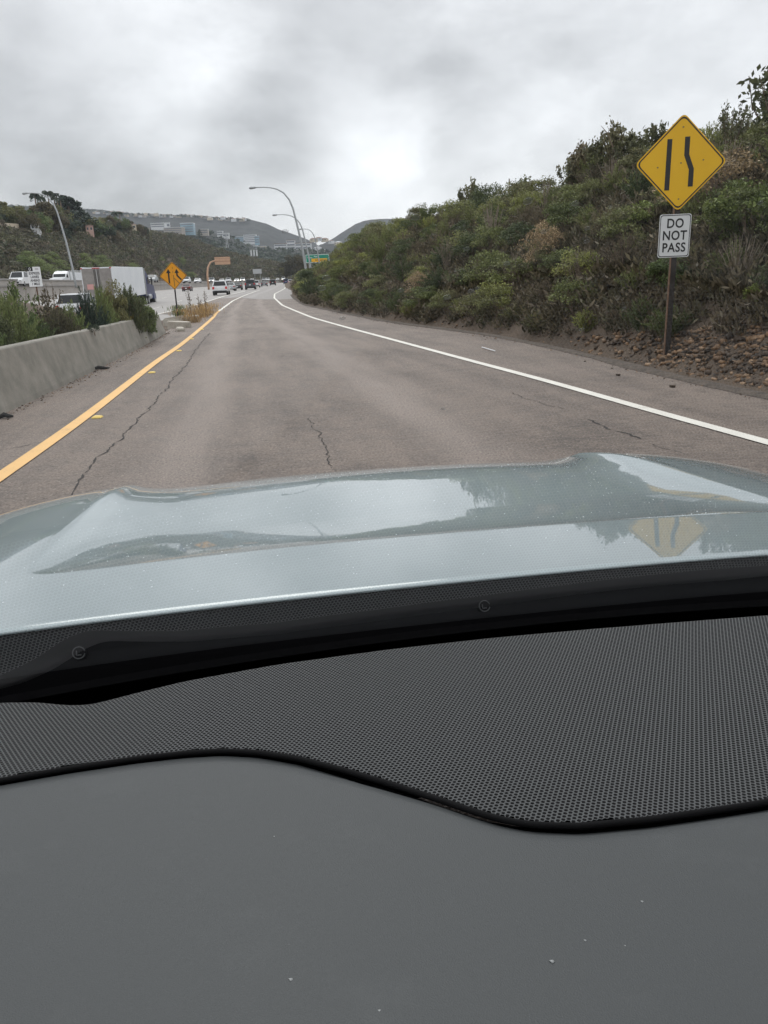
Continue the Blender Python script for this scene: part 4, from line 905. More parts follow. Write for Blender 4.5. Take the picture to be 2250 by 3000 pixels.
m_wd = mat('grey barrier concrete', (.30, .29, .275), .9, col2=(.20, .19, .18), nscale=.3, detail=9)
wall_part('lower_wall', lambda y: [(-.0, -1.6), (0, float(zu(y)) - .02), (-.3, float(zu(y)) - .02), (-.3, -1.6)], m_wl, wl)
wall_part('ledge', lambda y: [(.18, float(zu(y)) - .02), (.18, float(zu(y)) + .14), (-.3, float(zu(y)) + .14), (-.3, float(zu(y)) - .02)], m_wd, wl)
wall_part('parapet', lambda y: [(-.02, float(zu(y)) + .14), (-.05, float(zu(y)) + .82), (-.3, float(zu(y)) + .82), (-.3, float(zu(y)) + .14)], m_wl, wl)
wall_part('coping', lambda y: [(.10, float(zu(y)) + .82), (.10, float(zu(y)) + 1.0), (.02, float(zu(y)) + 1.05), (-.34, float(zu(y)) + 1.05), (-.34, float(zu(y)) + .82)], m_wd, wl)

# ------------------------------------------------------------------ vehicles
def vehicle(kind, paint, front_lit=False):
    S = {'sedan': dict(L=4.7, W=1.82, lo=[(-2.35, .35), (-2.3, .92), (-1.75, 1.0), (-.2, .98), (.9, .95), (2.0, .80), (2.33, .62), (2.35, .32)], gh=[(-1.75, .98), (-1.05, 1.42), (.15, 1.44), (1.0, .95)], r=.33),
         'suv': dict(L=4.7, W=1.9, lo=[(-2.33, .42), (-2.35, 1.0), (-2.2, 1.12), (.0, 1.12), (.95, 1.08), (2.05, .98), (2.33, .8), (2.35, .4)], gh=[(-2.22, 1.1), (-1.95, 1.70), (.0, 1.74), (.95, 1.08)], r=.37),
         'pickup': dict(L=5.6, W=2.0, lo=[(-2.8, .5), (-2.8, 1.18), (-.85, 1.18), (-.8, 1.2), (1.0, 1.18), (2.55, 1.12), (2.8, .9), (2.8, .5)], gh=[(-.85, 1.16), (-.7, 1.83), (.6, 1.86), (1.3, 1.18)], r=.4),
         'van': dict(L=5.4, W=2.0, lo=[(-2.7, .4), (-2.7, 1.2), (-2.65, 1.25), (1.6, 1.25), (1.7, 1.2), (2.45, 1.0), (2.7, .75), (2.7, .35)], gh=[(-2.65, 1.23), (-2.5, 2.0), (1.0, 2.05), (1.75, 1.2)], r=.36)}[kind]
    W = S['W']; rt = empty(kind if kind != 'suv' else 'sport_utility')
    mb = MB(); mb.prism(S['lo'], 'x', -W / 2, W / 2); body = mb.build('body', paint, rt, bevel=.07, smooth=False)
    g = S['gh']; wb, wt = W / 2 - .03, W / 2 - .2
    V = [(s_ * (wb if i in (0, 3) else wt), y, z) for s_ in (-1, 1) for i, (y, z) in enumerate(g)]
    mb = MB(); mb.add(V, [(3, 2, 1, 0), (4, 5, 6, 7), (0, 1, 5, 4), (1, 2, 6, 5), (2, 3, 7, 6), (3, 0, 4, 7)]); mb.build('cabin', paint, rt, bevel=.05)
    def quad(a, b_, c_, d_, name, m, off):
        a, b_, c_, d_ = map(Vector, (a, b_, c_, d_)); n = (b_ - a).cross(d_ - a).normalized() * off; mb = MB(); mb.add([a + n, b_ + n, c_ + n, d_ + n], [(0, 1, 2, 3)]); return mb.build(name, m, rt)
    def lerp(a, b_, t): return tuple(a[i] * (1 - t) + b_[i] * t for i in range(3))
    def inset(q, k): c_ = [sum(p[i] for p in q) / 4 for i in range(3)]; return [tuple(c_[i] + (p[i] - c_[i]) * k for i in range(3)) for p in q]
    rear = inset([V[0], V[4], V[5], V[1]], .84); quad(*rear, 'rear_window', m_glass_dark, .008)
    fr = inset([V[7], V[3], V[2], V[6]], .86); quad(*fr, 'windshield', m_glass_dark, .008)
    for s_ in (0, 4):
        q = [V[s_], V[s_ + 3], V[s_ + 2], V[s_ + 1]] if s_ == 4 else [V[3], V[0], V[1], V[2]]
        quad(*inset(q, .84), 'side_window', m_glass_dark, .01)
    L = S['L'] / 2; r = S['r']
    for sx_ in (-1, 1):
        for yy in (-L * .62, L * .62):
            mb = MB(); mb.tube([(sx_ * (W / 2 - .24), yy, r), (sx_ * (W / 2 + .01), yy, r)], r, 18); w_ = mb.build('wheel', m_tyre, rt, bevel=.02)
            mb = MB(); mb.tube([(sx_ * (W / 2 - .02), yy, r), (sx_ * (W / 2 + .022), yy, r)], r * .6, 12); mb.build('rim', m_rim, w_)
        zl_ = S['lo'][1][1] - .12; mb = MB(); mb.box((sx_ * (W / 2 - .16), -L - .005, zl_), (.24, .05, .16 if kind == 'sedan' else .3)); mb.build('tail_light', m_red, rt, bevel=.01)
        mb = MB(); mb.box((sx_ * (W / 2 - .24), L - .02, S['lo'][-2][1] + .02), (.34, .08, .13)); mb.build('headlight', m_lit if front_lit else m_rim, rt, bevel=.01)
    mb = MB(); mb.box((0, -L - .004, S['lo'][1][1] - .3), (.34, .02, .17)); mb.build('number_plate', m_white, rt)
    mb = MB(); mb.box((0, -L + .01, .45), (W * .9, .09, .2)); mb.build('bumper', m_dkplastic if kind != 'sedan' else paint, rt, bevel=.03)
    mb = MB(); mb.box((0, L - .03, .55), (W * .55, .1, .2)); mb.build('grille', m_dkplastic, rt, bevel=.02)
    mb = MB(); mb.box((0, 0, .32), (W * .86, L * 1.7, .14)); mb.build('underside', m_black, rt)
    return rt
m_dkplastic = mat('dark plastic', (.02, .02, .021), .6)
m_lit = bpy.data.materials.new('lit headlamp'); m_lit.use_nodes = True; bb = m_lit.node_tree.nodes['Principled BSDF']; bb.inputs['Base Color'].default_value = (1, .95, .85, 1); bb.inputs['Emission Color'].default_value = (1, .9, .75, 1); bb.inputs['Emission Strength'].default_value = 6
def paint(name, c): return mat(name, c, .35, .0, coat=.25)
PW, PS, PK, PG, PB, PR = paint('white car paint', (.72, .73, .74)), paint('silver car paint', (.40, .42, .43)), paint('black car paint', (.02, .02, .022)), paint('dark grey car paint', (.07, .075, .085)), paint('blue car paint', (.015, .03, .12)), paint('dark red car paint', (.10, .02, .02))
head = math.radians(6.2)
def put(kind, paint_, px, R, rz, label, cat, upper=False, lit=False, zoff=0, grp='cars in the near freeway lanes'):
    o = vehicle(kind, paint_, lit); x, y = at_px(px, R)
    z = (float(zu(y)) if upper else float(zh(y, float(XR(y)) - x))) + .014 + zoff
    o.location = (x, y, z); o.rotation_euler = (0, 0, rz)
    return tag(o, label, cat, grp)
put('suv', PW, 644, 104, head, 'white sport utility car alone in the lane nearest the merge line', 'car')
put('suv', PW, 222, 57.5, math.radians(3), 'white hatchback with dark rear window behind the barrier bushes', 'car')
put('sedan', PS, 672, 148, head, 'silver sedan just right of and beyond the white sport utility car', 'car')
put('sedan', PK, 655, 165, head, 'dark-roofed sedan hidden behind the white sport utility car', 'car')
put('sedan', PK, 693, 163, head, 'black sedan between the silver sedan and the dark grey pickup', 'car')
put('pickup', PG, 731, 160, head, 'dark grey pickup nearest the white gore line', 'pickup truck')
put('suv', PW, 748, 205, head, 'white car directly behind the dark grey pickup', 'car')
put('sedan', PG, 772, 235, head, 'grey sedan beyond the white car behind the pickup', 'car')
put('pickup', PK, 797, 270, head, 'black pickup far off, left of the blue truck', 'pickup truck')
put('van', PB, 836, 325, head, 'small dark blue van farthest away beside the hill bushes', 'van')
put('suv', PW, 849, 300, head, 'white car half hidden by the tip of the hill', 'car')
put('sedan', PR, 544, 178, head, 'dark red sedan beside the wall right of the merge sign', 'car')
GU = 'oncoming cars on the upper carriageway'
B_ = math.pi + head
put('van', PW, 57, 128, B_, 'white van on the upper carriageway at the far left', 'van', True, grp=GU)
for (px, R, kd, pt, lit, lab) in [(443, 165, 'sedan', PS, False, 'silver car on the upper carriageway beside the truck cab'), (545, 235, 'suv', PW, False, 'white car on the upper carriageway just right of the merge sign'),
        (577, 250, 'sedan', PW, False, 'pale car on the upper carriageway left of the message sign mast'), (618, 262, 'suv', PS, True, 'silver oncoming car with lit headlights below the message board'),
        (648, 300, 'sedan', PS, False, 'greenish silver car right of the lit silver car'), (667, 305, 'suv', PW, False, 'white car third right of the message mast'), (692, 330, 'sedan', PW, True, 'white oncoming car with lights on, left of two merged ones'),
        (709, 335, 'suv', PW, True, 'white car with lights on just right of its twin'), (737, 390, 'sedan', PW, False, 'small white car below the grey sign back'), (772, 420, 'suv', PS, False, 'silver car right of the grey sign back'),
        (783, 440, 'suv', PW, False, 'white far car just right of the small silver one'), (812, 470, 'sedan', PS, False, 'tiny silver car left of the lit truck')]:
    put(kd, pt, px, R, B_, lab, 'car', True, lit, grp=GU, zoff=.2 if R < 260 else 0)
put('van', PW, 829, 480, B_, 'far oncoming van with bright headlights above the blue van', 'van', True, True, grp=GU)
# box trailer and blue tractor
def big_rig(blue, name, label, L=14.0, H=3.95, rear_detail=True):
    rt = empty(name, label=label, cat='truck')
    m_alu = mat('ribbed white trailer side', (.86, .88, .90), .4, col2=(.76, .79, .82), nscale=.6); m_door = mat('dirty aluminium door', (.36, .34, .32), .5, .2, col2=(.22, .20, .19), nscale=1.8)
    mb = MB(); mb.box((0, L / 2, (H + 1.15) / 2), (2.55, L, H - 1.15)); tr = mb.build('trailer_box', m_alu, rt, bevel=.03)
    mb = MB()
    for s_ in (-1, 1):
        for k in range(22): mb.box((s_ * 1.285, L / 2, 1.35 + k * .115), (.014, L - .3, .045))
    mb.build('side_ribs', m_alu, tr)
    for s_ in (-1, 1):
        mb = MB(); mb.box((s_ * .61, -.03, (H + 1.2) / 2), (1.17, .05, H - 1.36)); dr = mb.build('rear_door', m_door, tr, bevel=.01)
        mb = MB(); mb.tube([(s_ * .1, -.075, 1.3), (s_ * .1, -.075, H - .15)], .022, 6); mb.tube([(s_ * .2, -.075, 1.3), (s_ * .2, -.075, H - .15)], .018, 6); mb.build('lock_rod', m_black, dr)
        mb = MB(); mb.box((s_ * 1.18, -.06, H - .06), (.16, .05, .07)); mb.build('marker_light', m_red, tr)
        mb = MB(); mb.box((s_ * 1.0, -.05, 1.05), (.3, .06, .12)); mb.build('tail_light', m_red, tr)
    mb = MB(); mb.box((0, -.06, H - .06), (.62, .05, .06)); mb.build('marker_light', m_red, tr)
    if rear_detail: mb = MB(); mb.box((-.62, -.065, 2.2), (.55, .01, .42)); mb.build('sticker', mat('faded red placard', (.62, .33, .31), .6), tr)
    mb = MB(); mb.box((0, .1, .62), (2.3, .08, .12)); mb.box((-.6, .1, .85), (.08, .08, .5)); mb.box((.6, .1, .85), (.08, .08, .5)); mb.build('rear_guard', m_black, tr)
    mb = MB(); mb.box((0, L / 2, 1.08), (1.1, L * .96, .16)); mb.build('chassis', m_black, rt)
    def ax(y, par):
        for s_ in (-1, 1):
            mb = MB(); mb.tube([(s_ * .68, y, .5), (s_ * 1.24, y, .5)], .5, 20); w_ = mb.build('wheel', m_tyre, par, bevel=.03); mb = MB(); mb.tube([(s_ * 1.1, y, .5), (s_ * 1.26, y, .5)], .27, 12); mb.build('rim', m_rim, w_)
    for y in (1.6, 2.9): ax(y, rt)
    for y in (L + .2, L + 1.5, L + 5.3): ax(y, rt)
    mb = MB(); mb.prism([(L + .75, .9), (L + .75, 3.1), (L + 1.1, 3.55), (L + 1.5, 3.55), (L + 2.9, 2.95), (L + 3.5, 2.15), (L + 5.6, 1.95), (L + 5.95, 1.2), (L + 5.95, .6), (L + 3.2, .6)], 'x', -1.2, 1.2)
    cb = mb.build('cab', blue, rt, bevel=.08)
    for s_ in (-1, 1):
        mb = MB(); mb.prism([(L + 2.0, 2.1), (L + 2.0, 2.8), (L + 2.7, 2.8), (L + 3.2, 2.2)], 'x', s_ * 1.205, s_ * 1.215); mb.build('side_window', m_glass_dark, cb)
        mb = MB(); mb.box((s_ * 1.45, L + 3.1, 2.4), (.12, .12, .75)); mb.box((s_ * 1.33, L + 3.1, 2.7), (.3, .04, .04)); mb.build('mirror', m_black, cb)
        mb = MB(); mb.tube([(s_ * 1.05, L + 1.6, .85), (s_ * 1.05, L + 3.1, .85)], .3, 14); mb.build('fuel_tank', m_rim, cb)
        mb = MB(); mb.tube([(s_ * 1.22, L + .62, 1.), (s_ * 1.22, L + .62, 3.7)], .08, 8); mb.build('exhaust_stack', m_rim, cb)
        mb = MB(); mb.prism([(L + 4.6, .55), (L + 4.65, 1.0), (L + 5.0, 1.18), (L + 5.7, 1.15), (L + 5.98, .9), (L + 5.98, .5)], 'x', s_ * 1.02, s_ * 1.26); mb.build('mudguard', blue, cb, bevel=.03)
    mb = MB(); mb.add([(-1.05, L + 2.98, 2.95), (1.05, L + 2.98, 2.95), (1.05, L + 3.5, 2.22), (-1.05, L + 3.5, 2.22)], [(0, 1, 2, 3)]); mb.build('windshield', m_glass_dark, cb)
    return rt
tk = big_rig(PB, 'semi_truck', 'white box trailer with grimy rear doors pulled by a blue tractor, behind the bushes', H=3.75)
q0 = A(329, 800, 71.5); q1 = A(419, 800, 85.0); hd_ = math.atan2(q1.x - q0.x, q1.y - q0.y); p0 = q0 - Vector((math.cos(hd_), -math.sin(hd_), 0)) * 1.28
tk.location = (p0.x, p0.y, float(zh(p0.y, float(XR(p0.y)) - p0.x)) + .02); tk.rotation_euler = (math.radians(.6), 0, -hd_)
tw = big_rig(PW, 'semi_truck', 'all-white semi truck on the upper carriageway behind the lone left lamp', L=13.5, H=3.3, rear_detail=False)
p0 = A(240, 800, 176); tw.location = (p0.x, p0.y, float(zu(p0.y)) + .02); tw.rotation_euler = (0, 0, B_); tw.scale = (1, 1, .79)

# ------------------------------------------------------------------ left hill: trees, houses, brush
def tree_proto(seed, kind):
    r = np.random.default_rng(seed); rr_ = random.Random(seed); mb = MB()
    if kind == 'euca':
        mb.tube([(0, 0, -.05), (.02, 0, .3), (-.01, .01, .6), (.02, 0, .85)], [.03, .024, .017, .008], 7); cl = [(rr_.gauss(0, .13), rr_.gauss(0, .13), rr_.uniform(.42, .95), rr_.uniform(.07, .13)) for _ in range(22)]
        for c_ in cl[:9]: mb.tube([(0, 0, c_[2] * .55), (c_[0] * .6, c_[1] * .6, c_[2] * .8), c_[:3]], [.012, .008, .003], 5)
    elif kind == 'round':
        mb.tube([(0, 0, -.05), (0, 0, .3), (0, 0, .55)], [.04, .03, .015], 7); cl = [(rr_.gauss(0, .2), rr_.gauss(0, .2), rr_.uniform(.2, .84), rr_.uniform(.13, .2)) for _ in range(24)]
    else:
        mb.tube([(0, 0, -.05), (0, 0, .5), (0, 0, .95)], [.035, .025, .006], 7); cl = []
        for k in range(34): z = rr_.uniform(.1, .97); q = .34 * (1 - z) + .03; a = rr_.uniform(0, 6.28); cl.append((q * math.cos(a), q * math.sin(a), z, .05 + .11 * (1 - z)))
    cs = np.array(cl); n = 5200; pk = r.integers(0, len(cs), n); d = r.normal(size=(n, 3)); d /= np.linalg.norm(d, axis=1, keepdims=True)
    c = cs[pk, :3] + d * cs[pk, 3:4] * r.uniform(.4, 1.1, (n, 1)) * np.array([1, 1, .8]); return leaf_quads(c, r, .024, .6), mb
class Tree:
    def __init__(s, seed, kind): s.VL, s.mb = tree_proto(seed, kind); s.root = None; s.meshes = {}
    def place(s, loc, h, w, m, name, label, group):
        rt = empty(name, loc, rnd.uniform(0, 6.28), label, 'tree', group)
        if s.root is None:
            cr_ = foliage_obj('crown', s.VL, m, rt); tk_ = s.mb.build('trunk', m_bark, rt, smooth=True); s.root = (cr_, tk_)
        else:
            for q in s.root: c = q.copy(); C.objects.link(c); c.parent = rt
            key = m.name
            if key not in s.meshes: s.meshes[key] = s.root[0].data.copy(); s.meshes[key].materials[0] = m
            rt.children[0].data = s.meshes[key]
        rt.scale = (w, w, h); return rt
TR = {'euca': [Tree(1, 'euca'), Tree(2, 'euca')], 'round': [Tree(3, 'round'), Tree(4, 'round')], 'cone': [Tree(5, 'cone')]}
m_eucb = foliage_mat('brown green gum leaves', [(0, (.07, .065, .04)), (1, (.13, .11, .06))])
def hill_R(px, k=1.0):
    d = ray(px, 700); ta = max(-d.x / d.y, .12); r0 = min(max(66 / max(ta - .109, .05) / math.cos(math.atan(ta)), 75), 540); return r0 + (np.interp(r0, [75, 540], [70, 160])) * k
TG = 'trees on the left hill'
T_ = [(12, 571, .95, 'euca', m_olive, 1.1, 'tall open gum tree at the left edge of the ridge'), (38, 600, .95, 'euca', m_olive, 1., 'thin gum tree second from the left edge'), (72, 604, 1.0, 'cone', m_dark, 1.2, 'dark pointed tree between the left gums and the broad green tree'),
      (98, 614, .9, 'round', m_green, 1.3, 'broad green tree above the cream garden wall'), (20, 640, .75, 'round', m_brown, 1.2, 'dark brownish tree at the left edge below the gums'), (58, 628, .8, 'round', m_olive, 1.1, 'olive tree behind the cream garden wall'),
      (150, 592, .95, 'euca', m_eucb, 1.5, 'large brown-leaved gum with pale trunks behind the lone lamp'), (172, 600, .85, 'euca', m_eucb, 1.2, 'second brown gum right of the lone lamp'), (188, 596, .95, 'round', m_olive, .9, 'rounded olive tree between the gums and the dark conifer'),
      (228, 572, 1.0, 'cone', m_dark, 2.0, 'tall dark conifer at the top of the ridge'), (248, 592, 1.0, 'cone', m_dark, 1.8, 'lower dark conifer leaning against the tall one'), (264, 612, 1.0, 'cone', m_dark, 1.3, 'lowest of the three dark conifers'),
      (258, 630, .85, 'round', m_olive, 1.1, 'round yellow-green tree right below the conifers'), (285, 638, .9, 'round', m_green, 1.0, 'green tree right of the round yellow-green one'), (215, 640, .8, 'euca', m_green, 1.3, 'feathery gum on the slope below the conifers'), (240, 655, .7, 'euca', m_olive, 1.3, 'lower feathery gum on the slope with a pale trunk'),
      (318, 640, 1.0, 'round', m_brown, 1.0, 'brownish tree beside the pale blurred one'), (340, 648, .9, 'round', m_olive, 1.0, 'olive tree left of the twin palms'), (362, 632, .9, 'round', m_green, .9, 'dark green tree under the twin palms'), (385, 655, .85, 'round', m_dark, .8, 'small dark tree right of the twin palms'),
      (422, 655, 1.0, 'round', m_dark, 1.3, 'round dark tree standing alone near the white office roofs'), (445, 668, .9, 'round', m_olive, .9, 'small olive tree right of the round dark one'), (125, 640, .7, 'round', m_green, 1.4, 'dense green tree above the small white house'), (290, 655, .75, 'round', m_dark, 1.1, 'dark green tree beside the pink house')]
for (px, py, k, kd, mm, w, lab) in T_:
    R = float(hill_R(px, k)) if px < 560 else 560.; x, y = at_px(px, R); zb = tz(x, y) - .3; h = max(top_z(px, py, R) - zb, 3.); TR[kd][rnd.randrange(len(TR[kd]))].place((x, y, zb), h, h * .95 * w, mm, 'hill_tree', lab, TG)
# valley trees at the end of the road
for i, (px, py, w, mm, lab) in enumerate([(845, 762, 1.2, m_eucb, 'brown valley tree farthest left at the end of the road'), (862, 742, 1.3, m_eucb, 'tallest brown valley tree right beside the nearest middle lamp'), (880, 752, 1.2, m_eucb, 'brown valley tree behind the middle lamp pole'), (828, 782, 1.1, m_olive, 'low olive valley tree above the distant cars'), (858, 785, 1.2, m_olive, 'low green valley tree just left of the hill tip')]):
    R = 560.; x, y = at_px(px, R); zb = tz(x, y) - .3; h = top_z(px, py, R) - zb; TR['round'][i % 2].place((x, y, zb), h, h * .8 * w, mm, 'valley_tree', lab, 'trees at the end of the road')
# palms
r0_ = random.Random(31)
def palm(px, py, k, label, s=1.0):
    R = float(hill_R(px, k)); x, y = at_px(px, R); zb = tz(x, y) - .3; h = top_z(px, py, R) - zb - 1.0
    rt = empty('palm_tree', (x, y, zb), 0, label, 'palm', 'palms on the left ridge'); mb = MB(); mb.tube([(0, 0, 0), (.15, 0, h * .5), (0, 0, h)], [.35, .28, .25], 7); mb.build('trunk', m_bark, rt, smooth=True)
    r = np.random.default_rng(int(px)); Pn, Dn = [], []
    for q in range(44):
        a = r.uniform(0, 6.28); e_ = r.uniform(-.5, 1.2); L = 1.75 * s
        for t in np.linspace(.25, 1, 7): Pn.append((L * t * math.cos(a) * math.cos(e_ * .7), L * t * math.sin(a) * math.cos(e_ * .7), h + .3 + L * t * math.sin(e_) - 1.3 * t * t)); Dn.append((math.cos(a), math.sin(a), .3 - t))
    Pn = np.array(Pn); Dn = np.array(Dn); Dn /= np.linalg.norm(Dn, axis=1, keepdims=True); foliage_obj('crown', leaf_quads(Pn, r, .42 * s, .42, Dn, .8), m_dark, rt)
for (px, py, k, lab, s) in [(137, 566, 1.0, 'leftmost tall palm, its crown beside the lone lamp arm', 1.1), (152, 574, 1.0, 'palm second from the left, partly behind the lamp arm', 1.0), (175, 562, 1.0, 'tallest palm with the largest crown on the ridge', 1.4), (199, 565, 1.0, 'slender palm standing clear against the sky', .95), (191, 574, 1.0, 'short palm just left of the slender one', .8), (208, 577, 1.0, 'short palm between the slender one and the dark conifer', .8), (358, 620, 1.0, 'left one of the twin palms farther right on the ridge', 1.0), (372, 619, 1.0, 'right one of the twin palms farther right on the ridge', 1.0)]:
    palm(px, py, k, lab, s)
zone_ = lambda px: 'below the lone lamp' if px < 130 else ('above the box truck' if px < 320 else 'right of the pale blurred tree')
for i in range(52):
    px = r0_.uniform(-60, 440); k = r0_.uniform(.5 if px > 95 else .8, 1.02); R = float(hill_R(px, k)); x, y = at_px(px, R); zb = tz(x, y) - .3; h = r0_.uniform(5, 9.5)
    mm = [m_green, m_olive, m_brown, m_eucb, m_dark][r0_.randrange(5)]; kd = ['round', 'round', 'euca'][i % 3]
    TR[kd][i % 2].place((x, y, zb), h, h * r0_.uniform(.9, 1.25), mm, 'hill_tree', ['rounded', 'rounded', 'open-crowned'][i % 3] + ' ' + {'green leaves': 'green', 'olive leaves': 'olive', 'dry brush': 'brownish', 'brown green gum leaves': 'brown green', 'dark leaves': 'dark green'}[mm.name] + ' tree on the upper left hill ' + zone_(px), 'trees on the left hill ' + zone_(px))
# bright green bushes at the foot of the left hill
r2_ = random.Random(8); m_lb = foliage_mat('light green leaves', [(0, (.12, .16, .06)), (1, (.21, .25, .09))]); m_hb = foliage_mat('hillside brush leaves', [(0, (.07, .085, .05)), (.3, (.11, .105, .07)), (.55, (.10, .08, .06)), (.8, (.13, .14, .07)), (1, (.15, .12, .09))])
for i in range(26):
    px = r2_.uniform(40, 560); R = float(hill_R(px, r2_.uniform(.02, .22))); x, y = at_px(px, R); s = r2_.uniform(4, 7.5); zn = 'left of the lone lamp' if px < 180 else ('above the box truck' if px < 330 else ('left of the merge sign' if px < 470 else 'right of the merge sign'))
    protos[i % 4].place((x, y, tz(x, y) - .4), (s, s, s * .8), 'roadside_bush', 'rounded light green bush at the foot of the left hill ' + zn, 'bush', 'light green bushes at the foot of the left hill ' + zn, m=m_lb)
its = []
for i in range(9500):
    px = r2_.uniform(-250, 868); R = float(hill_R(px, r2_.uniform(-.05, 1.25))); x, y = at_px(px, R); s = r2_.uniform(1.1, 2.6) * np.interp(R, [100, 600], [.9, 1.6]); its.append((x, y, tz(x, y) - .3, s, 60))
merge_cloud(its, 'hillside_brush', 'grey green and brown brush covering the whole left hill', 'brush', None, m_hb, bank=bank, seed=6, leafk=2.1)
# garden wall and houses on the left hill
m_cream = mat('cream stucco', (.55, .47, .36), .85); m_roof = mat('clay roof', (.20, .13, .10), .85); m_roofw = mat('light roof', (.55, .56, .57), .7); m_win = mat('window glass far', (.06, .08, .10), .2)
def house(loc, w, d, h, rz, label, name='hill_house', wall=None, roof=None, nwin=3, group=None, cat='house', hip=True, parts=True):
    rt = empty(name, loc, rz, label, cat, group); mb = MB(); mb.box((0, 0, h / 2 - 1), (w, d, h + 2)); mb.build('walls', wall or m_cream, rt)
    mb = MB()
    if hip: mb.add([(-w / 2 - .4, -d / 2 - .4, h), (w / 2 + .4, -d / 2 - .4, h), (w / 2 + .4, d / 2 + .4, h), (-w / 2 - .4, d / 2 + .4, h), (-w / 4, 0, h + w * .16), (w / 4, 0, h + w * .16)], [(0, 1, 5, 4), (1, 2, 5), (2, 3, 4, 5), (3, 0, 4), (3, 2, 1, 0)])
    else: mb.box((0, 0, h + .25), (w + .6, d + .6, .5))
    mb.build('roof', roof or m_roof, rt)
    if parts:
        for k in range(nwin): mb = MB(); mb.box((-w / 2 + w * (k + .5) / nwin, -d / 2 - .02, h * .6), (w / nwin * .45, .1, h * .3)); mb.build('window', m_win, rt)
    return rt
mb = MB(); pa, pb = at_px(12, hill_R(12, .72)), at_px(76, hill_R(76, .72)); L = math.dist(pa, pb)
o = mb.box((0, 0, 0), (L, .5, 2.2)).build('garden_wall', m_cream); zz = top_z(45, 664, float(hill_R(45, .72))); o.location = ((pa[0] + pb[0]) / 2, (pa[1] + pb[1]) / 2, zz); o.rotation_euler = (0, -.04, math.atan2(pb[1] - pa[1], pb[0] - pa[0])); tag(o, 'cream garden wall along the crest below the broad green tree', 'wall')
for (px, py, w, k, mm, lab) in [(126, 670, 2.6, .6, m_white, 'small white house peeping out below the dense green tree'), (281, 674, 3, .7, mat('pink stucco', (.5, .33, .28), .85), 'narrow pink house among trees on the left hill'), (320, 676, 6, .7, m_cream, 'low cream house right of the pink one'), (403, 668, 5, .95, m_cream, 'cream house left of the round dark tree'), (444, 678, 4, .95, m_white, 'tiny pale house right of the round dark tree'), (47, 650, 5, .9, m_cream, 'cream gable just above the garden wall')]:
    R = float(hill_R(px, k)); x, y = at_px(px, R); house((x, y, top_z(px, py, R) - 1.5), w, 7, 3.2, .3, lab, wall=mm, nwin=2, group='houses on the left hill')
# ------------------------------------------------------------------ distant buildings
m_bw = mat('white office wall', (.62, .63, .64), .7); m_bb = mat('blue glass facade', (.25, .38, .46), .15); m_bt = mat('beige office wall', (.42, .38, .34), .8); m_band = mat('window band', (.16, .18, .2), .3)
def office(x0, x1, y0, y1, R, wall, label, bands=3, name='office_building', roof=None, group=None, rz=0.):
    a, b_ = at_px((x0 + x1) / 2, R), None; w = (x1 - x0) / F_PX * R * .98; zt, zb = top_z((x0 + x1) / 2, y0, R), top_z((x0 + x1) / 2, y1, R) - 4; h = zt - zb
    rt = empty(name, (a[0], a[1], zb), rz, label, 'building', group); mb = MB(); dp = min(22, w * .7); mb.box((0, 0, h / 2), (w, dp, h)); mb.build('walls', wall, rt, bevel=.2)
    for k in range(bands): mb = MB(); mb.box((0, -dp / 2 - .1, 4 + (h - 4) * (k + .5) / bands), (w * .92, .3, (h - 4) / bands * .42)); mb.build('window', m_band, rt)
    mb = MB(); mb.box((0, 0, h + .4), (w * 1.02, dp + 1, .9)); mb.build('roof', roof or m_roofw, rt); return rt
office(463, 500, 655, 667, 1380, m_bw, 'long white low office at the left end of the hilltop offices', 2)
office(502, 513, 653, 666, 1400, m_bw, 'small white roof box between the long office and the blue glass one', 1)
office(500, 550, 668, 684, 1350, m_bt, 'beige banded office in front, left of the blue glass one', 3)
office(547, 582, 655, 682, 1370, m_bb, 'blue glass office block, brightest of the hilltop group', 4)
office(600, 622, 672, 684, 1450, m_bt, 'low beige building right of the small dark conifer', 2)
office(648, 664, 678, 690, 1480, m_bw, 'white building with a raised roof at the edge of the mid hill', 2)
office(662, 681, 684, 694, 1480, m_bw, 'lower white building touching the one on the edge of the mid hill', 1)
office(725, 759, 689, 711, 1900, m_bw, 'pale office with window bands low on the distant slope', 4)
office(755, 767, 692, 713, 1890, m_bb, 'narrow blue glass tower at the right end of the pale office', 3)
office(692, 726, 694, 709, 1950, m_bb, 'long bluish low block left of the pale office', 3)
office(811, 846, 715, 731, 1560, m_bw, 'white apartment row left of the domed centre on the terrace', 2, roof=m_roof)
office(846, 870, 704, 731, 1570, m_bw, 'white centre block with the highest roof on the terrace', 3, roof=m_roof)
office(872, 916, 713, 731, 1560, m_bw, 'white apartment row right of the domed centre, behind the lamp', 2, roof=m_roof)
office(748, 762, 720, 729, 1560, m_bw, 'small white building at the left end of the terrace', 1)
office(765, 785, 722, 731, 1560, m_cream, 'low cream building on the terrace near its left end', 1)
for i, (px) in enumerate((741, 749, 757)): office(px - 2, px + 2, 733, 743, 1250, m_bw, ['left', 'middle', 'right'][i] + ' one of three white pillars on the slope below the terrace', 0, name='white_pillar', group='three white pillars')
for i, (px, py, w) in enumerate([(925, 703, 16), (940, 700, 14), (957, 702, 12), (975, 708, 9), (995, 712, 12), (935, 728, 16), (953, 735, 14)]):
    R = 2000.; x, y = at_px(px, R); house((x, y, top_z(px, py + 4, R)), w * 1.2, 12, 5, -.2 * i, ['leftmost', 'second', 'third', 'fourth', 'fifth', 'lower left', 'lower right'][i] + ' pale roofed house in the gap between the distant hills', name='gap_house', wall=m_bw if i % 2 else m_cream, roof=m_roofw if i in (4, 5, 6) else m_roof, nwin=2, group='houses in the gap between the hills')
